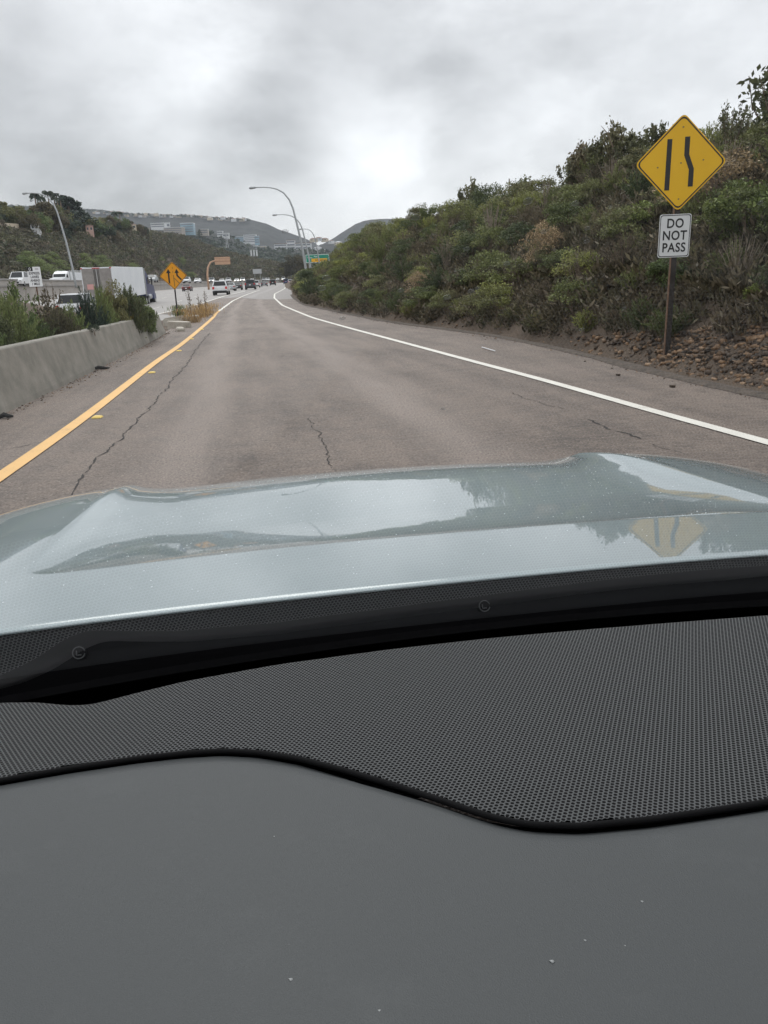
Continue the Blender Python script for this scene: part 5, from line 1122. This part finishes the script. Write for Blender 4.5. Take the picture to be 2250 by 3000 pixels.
rg = [(290, 616), (400, 627), (480, 629), (581, 632), (650, 638), (701, 641), (738, 643)]
for i in range(44):
    px = 300 + 440 * (i + r2_.uniform(-.3, .3)) / 44; py = np.interp(px, [a for a, b in rg], [b for a, b in rg]); R = 2880. + r2_.uniform(-60, 20); x, y = at_px(px, R)
    house((x, y, top_z(px, py, R) - r2_.uniform(2, 9)), r2_.uniform(10, 18), 10, r2_.uniform(4, 7), r2_.uniform(-.4, .4), 'tiny ' + ['cream', 'white', 'beige'][i % 3] + ' house on the distant ridge, ' + ('above the long white office' if px < 500 else 'above the blue glass office' if px < 600 else 'above the pylon' if px < 690 else 'at the right end of the row'), name='ridge_house', wall=[m_cream, m_bw, m_bt][i % 3], roof=m_roof if i % 3 else m_bt, parts=False, group='houses along the distant ridge top')
its = []
for i in range(700):
    px = r2_.uniform(-100, 745); py = np.interp(px, [-100, 100, 290] + [a for a, b in rg][1:], [600, 606, 616] + [b for a, b in rg][1:]); R = 2860. + r2_.uniform(-40, 60); x, y = at_px(px, R); its.append((x, y, top_z(px, py, R) - 4, r2_.uniform(4, 9), 26))
merge_cloud(its, 'ridge_tree_belt', 'dark belt of tiny trees among the distant ridge houses', 'trees', None, m_dark, bank=bank, seed=12, leafk=3.)
its = []
for i in range(1500):
    px = r2_.uniform(400, 1000); py = np.interp(px, [400, 470, 537, 634, 676, 717, 745, 760, 850, 960, 1000], [676, 686, 687, 686, 694, 713, 726, 731, 732, 738, 742]); R = 1490. + r2_.uniform(-260, 30); x, y = at_px(px, R)
    k = (R - 1000) / 500; its.append((x, y, top_z(px, py, 1500) * k ** 1.2 - 3, r2_.uniform(4, 8), 20))
merge_cloud(its, 'mid_hill_brush', 'dark tree cover on the middle hill below the offices', 'trees', None, m_dark, bank=bank, seed=13, leafk=3.)
x, y = at_px(597, 1440); zt = top_z(597, 671, 1440); TR['cone'][0].place((x, y, zt - 10), 10, 11, m_dark, 'conifer', 'small dark conifer right of the blue glass office', None)
# lattice pylon
R = 1180.; x, y = at_px(673, R); zb, zt = top_z(673, 718, R), top_z(673, 682, R); h = zt - zb; mb = MB()
for sx_ in (-1, 1):
    for sy_ in (-1, 1): mb.tube([(sx_ * h * .09, sy_ * h * .09, -4), (sx_ * h * .03, sy_ * h * .03, h)], .28, 4)
for q in range(6): t = q / 6; w0 = h * (.09 - .06 * t); mb.tube([(-w0, -w0, h * t), (w0, -w0, h * (t + .16))], .15, 4); mb.tube([(w0, -w0, h * t), (-w0, -w0, h * (t + .16))], .15, 4)
for q in (.55, .75, .95): mb.tube([(-h * .26, 0, h * q), (h * .26, 0, h * q)], .22, 4)
o = mb.build('lattice_pylon', m_steel); o.location = (x, y, zb); tag(o, 'grey lattice power pylon on the slope right of the hilltop offices', 'pylon')

# ------------------------------------------------------------------ the viewer's own car
CY = math.radians(8); UC = .27                                  # heading, and the car's centre line right of the viewer
car = empty('passenger_car', (0, 0, 0), CY, 'pale blue grey car the photo is taken from, bonnet and black dashboard in the foreground', 'car')
m_hood, nt, b = new_mat('pale blue grey metallic paint')
b.inputs['Base Color'].default_value = (.26, .325, .34, 1); b.inputs['Metallic'].default_value = .25; b.inputs['Roughness'].default_value = .5
b.inputs['Coat Weight'].default_value = 1.0; b.inputs['Coat Roughness'].default_value = .012; b.inputs['Coat IOR'].default_value = 2.05
tcn = nn(nt, 'ShaderNodeTexCoord'); fl = nn(nt, 'ShaderNodeTexNoise', i_Scale=900., i_Detail=1.); nt.links.new(tcn.outputs['Object'], fl.inputs['Vector'])
m_plas = mat('black grained plastic', (.006, .0065, .0075), .65, bump=.15, bscale=900, spec=.12)
m_frit = mat('black glass border', (.0022, .0022, .0025), .9, spec=.02)
m_pad, nt, b = new_mat('soft dashboard skin'); b.inputs['Base Color'].default_value = (.085, .092, .097, 1); b.inputs['Roughness'].default_value = .5; b.inputs['Specular IOR Level'].default_value = .35
tcn = nn(nt, 'ShaderNodeTexCoord'); v1 = nn(nt, 'ShaderNodeTexVoronoi', i_Scale=1100.); nt.links.new(tcn.outputs['Object'], v1.inputs['Vector'])
bp = nn(nt, 'ShaderNodeBump', i_Strength=.4, i_Distance=.0004); nt.links.new(v1.outputs[0], bp.inputs['Height']); nt.links.new(bp.outputs[0], b.inputs['Normal'])
d1 = nn(nt, 'ShaderNodeTexNoise', i_Scale=4., i_Detail=6.); nt.links.new(tcn.outputs['Object'], d1.inputs['Vector'])
mx = nn(nt, 'ShaderNodeMix', data_type='RGBA'); nt.links.new(d1.outputs[0], mx.inputs[0]); mx.inputs[6].default_value = (.040, .0445, .0465, 1); mx.inputs[7].default_value = (.059, .0635, .065, 1); sp_ = nn(nt, 'ShaderNodeTexVoronoi', i_Scale=70.); nt.links.new(tcn.outputs['Object'], sp_.inputs['Vector']); ss_ = nn(nt, 'ShaderNodeSeparateXYZ'); nt.links.new(sp_.outputs['Color'], ss_.inputs[0])
kk_ = math_n(nt, 'MULTIPLY', math_n(nt, 'GREATER_THAN', ss_.outputs[0], .90), math_n(nt, 'LESS_THAN', sp_.outputs['Distance'], math_n(nt, 'MULTIPLY', ss_.outputs[1], .07)))
d2 = nn(nt, 'ShaderNodeTexNoise', i_Scale=14., i_Detail=8., i_Roughness=.7); nt.links.new(tcn.outputs['Object'], d2.inputs['Vector']); r2 = nn(nt, 'ShaderNodeMapRange'); nt.links.new(d2.outputs[0], r2.inputs[0]); r2.inputs[1].default_value = .55; r2.inputs[2].default_value = .8; r2.inputs[3].default_value = 0; r2.inputs[4].default_value = .35
m2_ = nn(nt, 'ShaderNodeMix', data_type='RGBA'); nt.links.new(math_n(nt, 'ADD', math_n(nt, 'MULTIPLY', kk_, .5), r2.outputs[0], True), m2_.inputs[0]); nt.links.new(mx.outputs[2], m2_.inputs[6]); m2_.inputs[7].default_value = (.085, .09, .092, 1)
nt.links.new(m2_.outputs[2], b.inputs['Base Color']); r3 = nn(nt, 'ShaderNodeMapRange'); nt.links.new(d1.outputs[0], r3.inputs[0]); r3.inputs[3].default_value = .38; r3.inputs[4].default_value = .62; nt.links.new(r3.outputs[0], b.inputs['Roughness'])
m_mesh = mat('perforated dash trim', (.072, .076, .078), .45, spec=.4); m_hole = mat('hole backing', (.006, .006, .007), .8)

def cowl_v(u): return 1.000 - .050 * (u - UC - .12) ** 2
def hood_z(u, v):
    a = np.abs(u - UC)
    z = 1.082 - .085 * (v - 1) - .178 * np.clip(v - 1.861, 0, 9) ** 2
    z = z - .025 * np.clip(a - .25, 0, 9) ** 2 - .34 * np.clip(a - .69, 0, 9) ** 2
    # pressed centre panel: a crisp crease across the back and along both flanks
    vc = 1.268 - .045 * (np.clip(a, 0, .7) / .7) ** 2
    rear = v - vc
    wid = .700; side = (wid - a) * 1.0
    t = np.clip(np.minimum(rear, side), 0, None); k = 30.; tt = -np.log(np.exp(-k * np.clip(rear, -.5, 2)) + np.exp(-k * np.clip(side, -.5, 2))) / k
    t = np.clip(np.minimum(t, tt), 0, None)
    fade = 1 - .35 * np.clip((v - 1.5) / .6, 0, 1)
    z = z - .0135 * (1 - np.exp(-t * .135 / .0135)) * fade
    gr = np.clip((v - vc) / .35, 0, 1); gr = gr * gr * (3 - 2 * gr); q = np.clip((wid - a) / .17, 0, 1)
    z = z - .019 * (1 - (1 - q) ** 2) * gr + .021 * np.clip(1 - (a / .66) ** 2, 0, 1) * gr
    z = z + .003 * np.exp(-((a - wid - .012) / .02) ** 2) * np.clip((v - 1.5) / .4, 0, 1)
    return z
def hood_front(u): return 2.46 - .30 * (u - UC) ** 2 - .35 * np.clip(np.abs(u - UC) - .7, 0, 9) ** 2
us = np.linspace(UC - 1.0, UC + 1.0, 340); ts = np.linspace(0, 1, 330)
UU, TT = np.meshgrid(us, ts); VV = cowl_v(UU) * (1 - TT) + hood_front(UU) * TT; ZZ = hood_z(UU, VV)
d_in = np.minimum(TT * 1.0, 9); ZZ = ZZ - .003 * np.clip(1 - TT / .005, 0, 1) ** 2
hood = np_mesh('hood', np.stack([UU, VV, ZZ], -1).reshape(-1, 3), grid_faces(330, 340), m_hood, car, smooth=True)
# turned-under rear lip of the bonnet
V = []
for u in us:
    v = float(cowl_v(u)); z = float(hood_z(u, v)) - .003
    for dv, dz in ((0, 0), (-.001, -.0012), (.0, -.004), (.03, -.010)): V.append((u, v + dv, z + dz))
np_mesh('hood_lip', V, grid_faces(len(us), 4), m_hood, hood, smooth=True)
# front face, fenders and sides
V = []; us2 = np.linspace(UC - 1.0, UC + 1.0, 60)
for u in us2:
    v = float(hood_front(u)); z = float(hood_z(u, v))
    for dv, zz in ((.004, z - .01), (.05, z - .08), (.07, z - .25), (.05, .45), (-.02, .28)): V.append((u, v + dv, zz))
np_mesh('front_bumper', V, grid_faces(60, 5), m_hood, car, smooth=True)
for s_ in (-1, 1):
    V = []; vs = np.linspace(-3.0, 2.3, 80)
    for v in vs:
        ue = UC + s_ * 1.003; vv = min(v, float(hood_front(ue))); zt = float(hood_z(ue, max(vv, .93))) - .004 if v > .9 else 1.0
        for du, zz in ((0, zt), (.03, zt - .05), (.045, .8), (.04, .55), (.0, .3)): V.append((ue + s_ * du, vv, zz))
    np_mesh('body_side', V, grid_faces(80, 5), m_hood, car, smooth=True)
    for v in (1.35, -1.55):
        mb = MB(); mb.tube([(UC + s_ * .81, v, .35), (UC + s_ * 1.06, v, .35)], .35, 28); w_ = mb.build('wheel', m_tyre, car, bevel=.02); mb = MB(); mb.tube([(UC + s_ * .9, v, .35), (UC + s_ * 1.07, v, .35)], .2, 16); mb.build('rim', m_rim, w_)
    mb = MB(); mb.tube([(UC + s_ * .93, .93, 1.0), (UC + s_ * .86, .45, 1.36), (UC + s_ * .77, -.10, 1.75)], .045, 10); mb.build('windshield_pillar', m_plas, car, smooth=True)
    mb = MB(); mb.box((UC + s_ * .80, -1.1, 1.3), (.06, .12, .98)); mb.build('door_pillar', m_plas, car)
    mb = MB(); mb.box((UC + s_ * .90, -.95, .62), (.08, 3.2, .72)); mb.build('door_panel', m_plas, car, bevel=.02)
mb = MB(); mb.prism([(-.11, 1.785), (-.5, 1.83), (-1.6, 1.84), (-2.6, 1.74), (-2.6, 1.71), (-1.6, 1.80), (-.5, 1.795), (-.11, 1.76)], 'x', UC - .77, UC + .77); mb.build('roof', m_hood, car, bevel=.01)
mb = MB(); mb.box((UC, -1.0, .3), (1.6, 3.4, .06)); mb.build('floor', m_plas, car)
mb = MB(); mb.box((UC, -2.75, .85), (1.6, .08, 1.1)); mb.build('tailgate', m_hood, car, bevel=.03)
m_seat = mat('charcoal seat fabric', (.03, .03, .032), .9)
for s_ in (-1, 1):
    mb = MB(); mb.box((UC + s_ * .38, -.75, .55), (.5, .5, .16)); mb.box((UC + s_ * .38, -1.08, .95), (.5, .14, .72)); mb.box((UC + s_ * .38, -1.12, 1.42), (.26, .1, .18)); mb.build('seat', m_seat, car, bevel=.04)
# cowl below the glass
def band(name, rows, m, parent=car, u0=UC - .98, u1=UC + .98, n=90, smooth=False):
    V = []; uu = np.linspace(u0, u1, n)
    for u in uu:
        for (dv, z) in rows: V.append((u, float(cowl_v(u)) + dv, z - .035 * max(abs(u - UC) - .3, 0) ** 2))
    return np_mesh(name, V, grid_faces(n, len(rows)), m, parent, smooth=smooth)
cw = band('cowl_panel', [(.03, 1.0725), (.001, 1.0725), (-.003, 1.066), (-.009, 1.044), (-.0125, 1.034), (-.018, 1.033), (-.020, 1.026)], m_plas)
band('cowl_well', [(-.020, 1.026), (-.030, 1.022), (-.034, 1.000), (-.045, .990), (-.06, .95), (-.10, .80)], m_frit, cw)
for (px, py) in ((168, 1372), (1037, 1265)):
    p = G(px * 2250 / 1659, py * 2250 / 1659 + 4, 1.061); u = p.x * math.cos(CY) + p.y * math.sin(CY); v = -p.x * math.sin(CY) + p.y * math.cos(CY)
    v = float(cowl_v(u)) - .008
    mb = MB(); mb.tube([(u, v + .006, 1.037), (u, v - .003, 1.041)], .0112, 24); c_ = mb.build('trim_clip', m_plas, cw, bevel=.002)
    mb = MB(); n = 24; qv = lambda a, b_: (u + a, v - .0042 + b_ * .4, 1.0412 + b_ * .9); mb.tube([qv(.0078 * math.cos(a), .0078 * math.sin(a)) for a in np.linspace(.25, 2 * math.pi - .25, n)], .0008, 5)
    mb.tube([qv(-.003, .003), qv(-.003, -.003), qv(.003, -.003)], .0008, 5)
    mb.build('ring_mark', mat('worn grey plastic', (.05, .053, .056), .5), c_)
# windshield
def glass_pt(u, t):                                             # t = 0 at the base, 1 at the header
    vb = float(cowl_v(u)) - .075; v = vb * (1 - t) + (-.12 - .10 * (u - UC) ** 2) * t; a = u - UC
    return (UC + a * (1 - .14 * t), v, 1.018 + (1.74 - 1.018) * t + .02 * math.sin(math.pi * t) - .05 * a * a)
m_glass, nt, b = new_mat('windshield glass'); nt.nodes.remove(b)
tr = nn(nt, 'ShaderNodeBsdfTransparent'); tr.inputs[0].default_value = (.95, .965, .955, 1); gl = nn(nt, 'ShaderNodeBsdfGlossy'); gl.inputs['Roughness'].default_value = .0; gl.inputs[0].default_value = (1, 1, 1, 1)
fr = nn(nt, 'ShaderNodeFresnel', i_IOR=1.42); ms_ = nn(nt, 'ShaderNodeMixShader'); nt.links.new(fr.outputs[0], ms_.inputs[0]); nt.links.new(tr.outputs[0], ms_.inputs[1]); nt.links.new(gl.outputs[0], ms_.inputs[2]); nt.links.new(ms_.outputs[0], nt.nodes['Material Output'].inputs[0])
gu = np.linspace(UC - .92, UC + .92, 60); gt = np.linspace(0, 1, 60)
V = [glass_pt(u, t) for u in gu for t in gt]; ws = np_mesh('windshield', V, grid_faces(60, 60)[:, ::-1], m_glass, car, smooth=True)
V = [tuple(Vector(glass_pt(u, t)) + Vector((0, -.002, -.004))) for u in gu for t in np.linspace(0, .085, 4)]; np_mesh('black_border', V, grid_faces(60, 4), m_frit, ws, smooth=True)

# dashboard: smooth pad, with the perforated trim panel in front of it
def cs(pts, w=.05):
    xs = np.arange(-1.2, 1.6, .002); v = np.interp(xs, [p[0] for p in pts], [p[1] for p in pts]); k = int(w / .002); ker = np.hanning(2 * k + 1); ker /= ker.sum()
    vv = np.convolve(np.pad(v, k, mode='edge'), ker, 'valid'); return lambda u: np.interp(u, xs, vv)
def dash_z(u, v): return 1.099 + .075 * np.clip(.774 - v, -1, 1) + .18 * np.clip(.774 - v, -1, 1) ** 2 * .35 - .012 * (u - UC) ** 2
def hit_dash(px, py, off):                                      # where a sight line meets the dashboard
    d = ray(px * 2250 / 1659, py * 2250 / 1659); c_, s_ = math.cos(CY), math.sin(CY); dl = Vector((d.x * c_ + d.y * s_, -d.x * s_ + d.y * c_, d.z)); lo_, hi_ = .1, 1.6
    for _ in range(40):
        m_ = (lo_ + hi_) / 2; p = Vector((0, 0, CAM_H)) + dl * m_
        if p.z > float(dash_z(p.x, p.y)) + off: lo_ = m_
        else: hi_ = m_
    return p.x, p.y
near_v = cs([(-.75, .50), (-.45, .555)] + [hit_dash(a, b_, 0.) for a, b_ in [(0, 1684), (150, 1658), (300, 1636), (400, 1625), (480, 1620), (560, 1624), (650, 1638), (750, 1664), (850, 1694), (950, 1726), (1020, 1750), (1080, 1768), (1150, 1780), (1250, 1783), (1400, 1769), (1520, 1752), (1659, 1731)]] + [(.46, .448), (.62, .462), (.9, .48), (1.2, .5)], .012)
far_v = cs([(-.75, .74)] + [hit_dash(a, b_, .001) for a, b_ in [(0, 1514), (80, 1513), (150, 1520), (200, 1518), (300, 1492), (400, 1468), (600, 1432), (829, 1401), (1050, 1376), (1250, 1358), (1450, 1342), (1659, 1326)]] + [(.8, .735), (1.2, .68)], .02)
# smooth pad
un = np.linspace(UC - .90, UC + .90, 280); tn = np.concatenate([np.linspace(0, .06, 10), np.linspace(.08, .8, 40), np.linspace(.82, 1, 14)]); V = []
def near_n(u): e = .002; s = (near_v(u + e) - near_v(u - e)) / (2 * e); q = 1 / np.sqrt(1 + s * s); return s * q, -q
for t in tn:
    nu, nv = near_n(un); dist = .0; v0 = near_v(un) + .030
    v = v0 * (1 - t) + .06 * t; u = un; s = (near_v(un) - v) * np.abs(near_n(un)[1])
    z = dash_z(u, v) - .0035 - .010 * np.clip(1 - (s + .002) / .007, 0, 1.4) ** 2
    z = z - .9 * np.clip(.20 - v, 0, 9) ** 1.6
    V.append(np.stack([u, v, z], -1))
dash = empty('dashboard'); dash.parent = car
pad = np_mesh('soft_pad', np.array(V).reshape(-1, 3), grid_faces(len(tn), len(un))[:, ::-1], m_pad, dash, smooth=True)
mb = MB(); mb.box((UC, .0, .85), (1.56, .16, .44)); mb.build('lower_panel', m_plas, dash, bevel=.03)
# perforated panel, every hole real
def mesh_z(u, v):
    e = .002; sn = (near_v(u + e) - near_v(u - e)) / (2 * e); s1 = (v - near_v(u)) / np.sqrt(1 + sn * sn); s2 = far_v(u) - v
    r = .004; z = dash_z(u, v) + .0012
    z = z - np.where(s1 < r, r - np.sqrt(np.clip(r * r - (r - np.clip(s1, 0, r)) ** 2, 0, None)), 0) - np.clip(-s1, 0, 1) * 2.2
    r = .006; z = z - np.where(s2 < r, r - np.sqrt(np.clip(r * r - (r - np.clip(s2, 0, r)) ** 2, 0, None)), 0) - np.clip(-s2, 0, 1) * 2.5
    return z
pit = .0040; RX, RY = pit, pit * math.sqrt(3) / 2
cu_, cv_ = [], []
for j in range(int(.40 / RY)):
    v = .41 + j * RY; n = int(1.66 / RX); u = -.50 + np.arange(n) * RX + (RX / 2 if j % 2 else 0); cu_.append(u); cv_.append(np.full(n, v))
cu_ = np.concatenate(cu_); cv_ = np.concatenate(cv_)
ok = (cv_ > near_v(cu_) + .0026) & (cv_ < far_v(cu_) + .005); cu_, cv_ = cu_[ok], cv_[ok]
ang = np.arange(6) * np.pi / 3 + np.pi / 6; ang12 = np.arange(6) * np.pi / 3 + np.pi / 6
Rh = pit / math.sqrt(3); hr = pit * .405
def ringv(rad, dz):
    U_ = cu_[:, None] + rad * np.cos(ang)[None]; V_ = cv_[:, None] + rad * np.sin(ang)[None]; return np.stack([U_, V_, mesh_z(U_, V_) + dz], -1)
rings = [ringv(Rh, -.00035), ringv(Rh * .90, -.00006), ringv(hr, -.00022), ringv(hr * .9, -.0022)]
n = len(cu_); Vall = np.concatenate(rings, 1).reshape(-1, 3); base = np.arange(n)[:, None, None] * 24
Fq = []
for q in range(3):
    i = np.arange(6); f = np.stack([q * 6 + i, q * 6 + (i + 1) % 6, (q + 1) * 6 + (i + 1) % 6, (q + 1) * 6 + i], -1); Fq.append(base + f[None])
b2 = np.array([[18, 19, 20, 21], [18, 21, 22, 23]]); Fq.append(base + b2[None])
Fq = np.concatenate(Fq, 1); mi = np.tile(np.array([0] * 12 + [1] * 6 + [1] * 2), n)
np_mesh('perforated_trim', Vall, Fq.reshape(-1, 4), [m_mesh, m_hole], dash, mi=mi)
mb = MB(); uu_ = np.arange(UC - .86, UC + .87, .008); nu_, nv_ = near_n(uu_); vv_ = near_v(uu_)
mb.tube([(float(u - a * .0004), float(v - b_ * .0004), float(dash_z(u, v)) - .0012) for u, v, a, b_ in zip(uu_, vv_, nu_, nv_)], .0024, 8); mb.build('trim_edge', mat('dark trim edge', (.006, .006, .0065), .8, spec=.1), dash, smooth=True)
# solid backing under the perforated panel and out to the pillars
V = []
for t in np.linspace(0, 1, 24):
    v = (near_v(un) + .002) * (1 - t) + (far_v(un) - .003) * t; V.append(np.stack([un, v, mesh_z(un, v) - .003 - .0 * v], -1))
np_mesh('trim_backing', np.array(V).reshape(-1, 3), grid_faces(24, len(un)), m_hole, dash, smooth=True)
V = []
for u in un:
    v = float(far_v(u)); z = float(dash_z(u, v))
    for dv, zz in ((.001, z - .012), (.03, z - .03), (.06, z - .05), (.09, z - .09)): V.append((u, v + dv, zz))
np_mesh('defrost_channel', V, grid_faces(len(un), 4), m_hole, dash)
# raindrops on the glass: shallow clear caps
m_drop, nt, b = new_mat('raindrop'); b.inputs['Base Color'].default_value = (.75, .8, .8, 1); b.inputs['Roughness'].default_value = .15; b.inputs['Alpha'].default_value = .32
def glass_hit(px, py):
    d = ray(px, py); c_, s_ = math.cos(CY), math.sin(CY); dl = Vector((d.x * c_ + d.y * s_, -d.x * s_ + d.y * c_, d.z)); best = None
    for k in range(60, 1300):
        p = Vector((0, 0, CAM_H)) + dl * k * .001
        t = min(max((p.z - 1.018) / .722, 0), 1); q = glass_pt(p.x, t)
        tt = (q[1] - p.y)
        if tt <= 0: return p, (Vector(glass_pt(p.x, min(t + .02, 1))) - Vector(glass_pt(p.x, max(t - .02, 0)))).normalized()
    return None, None
dl_ = [(1547, 596, 14), (1687, 602, 11), (1217, 643, 13), (1311, 876, 12), (1382, 858, 10), (957, 820, 13), (943, 850, 13), (1174, 857, 9), (1486, 777, 10), (1720, 713, 9), (1722, 675, 8), (1368, 735, 9), (1594, 685, 9), (1298, 1202, 8), (1004, 938, 10), (1705, 970, 8), (1830, 908, 7), (1400, 850, 7), (320, 660, 9), (836, 684, 10), (2230, 600, 8), (1790, 612, 7)]
DL = ['raindrop on the glass over the ridge, left one of the pair below the stakes', 'raindrop on the glass over the ridge, right one of the pair below the stakes', 'raindrop on the glass over the low left part of the ridge', 'raindrop over the dark shrubs above the road edge, left of a closer one', 'raindrop over the middle shrubs just right of a larger one', 'upper raindrop of the pair over the hill tip', 'lower raindrop of the pair over the hill tip', 'faint raindrop over the shrubs at the foot of the hill left of centre',
 'faint raindrop over the mid slope shrubs', 'raindrop over the slope, lower one left of the diamond sign', 'raindrop over the slope, upper one left of the diamond sign', 'faint raindrop over the centre of the slope', 'faint raindrop over the upper slope below the stakes', 'raindrop over the asphalt right of centre', 'faint raindrop over the far asphalt by the white line', 'raindrop over the dark foot of the shrubs left of the sign post', 'raindrop over the shrubs just left of the sign post', 'small raindrop over the lower slope shrubs',
 'large faint raindrop over the left hill trees', 'raindrop over the distant hill beside the middle lamp', 'raindrop over the slope at the right edge', 'small raindrop over the shrubs just left of the diamond sign']
proto = None
for i, (px, py, rp) in enumerate(dl_):
    p, tg = glass_hit(px, py)
    if p is None: continue
    r = rp / F_PX * (p - Vector((0, 0, CAM_H))).length
    if proto is None:
        V = []; nr = 5
        for q in range(nr + 1):
            for k in range(16): a = k * math.pi / 8; rr_ = math.sin(q / nr * math.pi / 2); V.append((rr_ * math.cos(a), rr_ * math.sin(a), .28 * math.cos(q / nr * math.pi / 2)))
        o = np_mesh('raindrop', V, grid_faces(nr + 1, 16, True), m_drop, None, smooth=True); proto = o
    else: o = proto.copy(); C.objects.link(o)
    nrm = Vector((1, 0, 0)).cross(tg).normalized()
    if nrm.z < 0: nrm = -nrm
    q = nrm.to_track_quat('Z', 'Y'); Mx = Matrix.Rotation(CY, 4, 'Z') @ Matrix.Translation(p + nrm * .0006) @ q.to_matrix().to_4x4() @ Matrix.Scale(r, 4)
    o.matrix_world = Mx
    o['label'] = DL[i]; o['category'] = 'raindrop'; o['group'] = 'raindrops on the windshield'
# fine drizzle beads on the bonnet
rg_ = np.random.default_rng(77); V, Fq = [], []; nb = 1500
bu = rg_.uniform(UC - .75, UC + .75, nb); bv = 1.02 + 1.15 * rg_.random(nb) ** .7; br_ = .0006 + .0011 * rg_.random(nb) ** 3
for u, v, r in zip(bu, bv, br_):
    z = float(hood_z(np.array(u), np.array(v))); b0 = len(V)
    for k in range(6): a = k * math.pi / 3; V.append((u + r * math.cos(a), v + r * math.sin(a), z - .0001))
    for k in range(6): a = k * math.pi / 3; V.append((u + r * .6 * math.cos(a), v + r * .6 * math.sin(a), z + r * .5))
    for k in range(6): Fq.append((b0 + k, b0 + (k + 1) % 6, b0 + 6 + (k + 1) % 6, b0 + 6 + k))
    Fq += [(b0 + 6, b0 + 7, b0 + 8, b0 + 9), (b0 + 6, b0 + 9, b0 + 10, b0 + 11)]
m_bead, nt, b = new_mat('water bead'); b.inputs['Base Color'].default_value = (.6, .66, .68, 1); b.inputs['Roughness'].default_value = .02; b.inputs['Coat Weight'].default_value = 1.
o = np_mesh('drizzle_beads', V, Fq, m_bead, None, smooth=True); o.rotation_euler = (0, 0, CY); tag(o, 'fine beads of drizzle scattered over the pale bonnet', 'water drops', None, 'stuff')
# dust flecks on the dashboard pad
for i, (px, py, r, lab) in enumerate([(852, 2871, .0011, 'brightest pale dust fleck low on the dashboard, left of centre'), (1881, 2642, .0008, 'pale dust fleck on the right of the dashboard'), (803, 2451, .0006, 'small dust fleck near the top of the smooth pad'), (1714, 2756, .0007, 'lower one of the dust flecks right of centre'), (1833, 2772, .0007, 'dust fleck right beside the lower right one'), (1112, 2962, .0008, 'dust fleck at the bottom centre of the photo'), (1617, 2818, .0012, 'soft smudge-like fleck in the lower right of the dashboard')]):
    d = ray(px, py)
    c_, s_ = math.cos(CY), math.sin(CY); dl = Vector((d.x * c_ + d.y * s_, -d.x * s_ + d.y * c_, d.z))
    for k in range(1, 2000):
        p = Vector((0, 0, CAM_H)) + dl * k * .0005
        if p.z <= float(dash_z(p.x, p.y)) - .0035 - .9 * max(.20 - p.y, 0) ** 1.6: break
    o = rocks([(0, 0, 0, r)], 'dust_fleck'); o.data.materials[0] = m_fleck if i else (m_fleck := mat('pale dust', (.3, .31, .31), .9)); o.matrix_world = Matrix.Rotation(CY, 4, 'Z') @ Matrix.Translation(p); tag(o, lab, 'fleck')

# ------------------------------------------------------------------ haze
mb = MB(); mb.box((0, 1900, 157), (5600, 4400, 330)); hz = mb.build('haze', None); hz.data.materials.clear()
m_hz = bpy.data.materials.new('thin haze'); m_hz.use_nodes = True; nt = m_hz.node_tree; nt.nodes.clear()
pv = nn(nt, 'ShaderNodeVolumePrincipled'); pv.inputs['Color'].default_value = (.80, .86, .95, 1); pv.inputs['Density'].default_value = .00008; pv.inputs['Anisotropy'].default_value = .0
mo = nn(nt, 'ShaderNodeOutputMaterial'); nt.links.new(pv.outputs[0], mo.inputs['Volume']); hz.data.materials.append(m_hz); hz['kind'] = 'stuff'; hz['label'] = 'thin grey haze that fades the distant hills'; hz['category'] = 'haze'
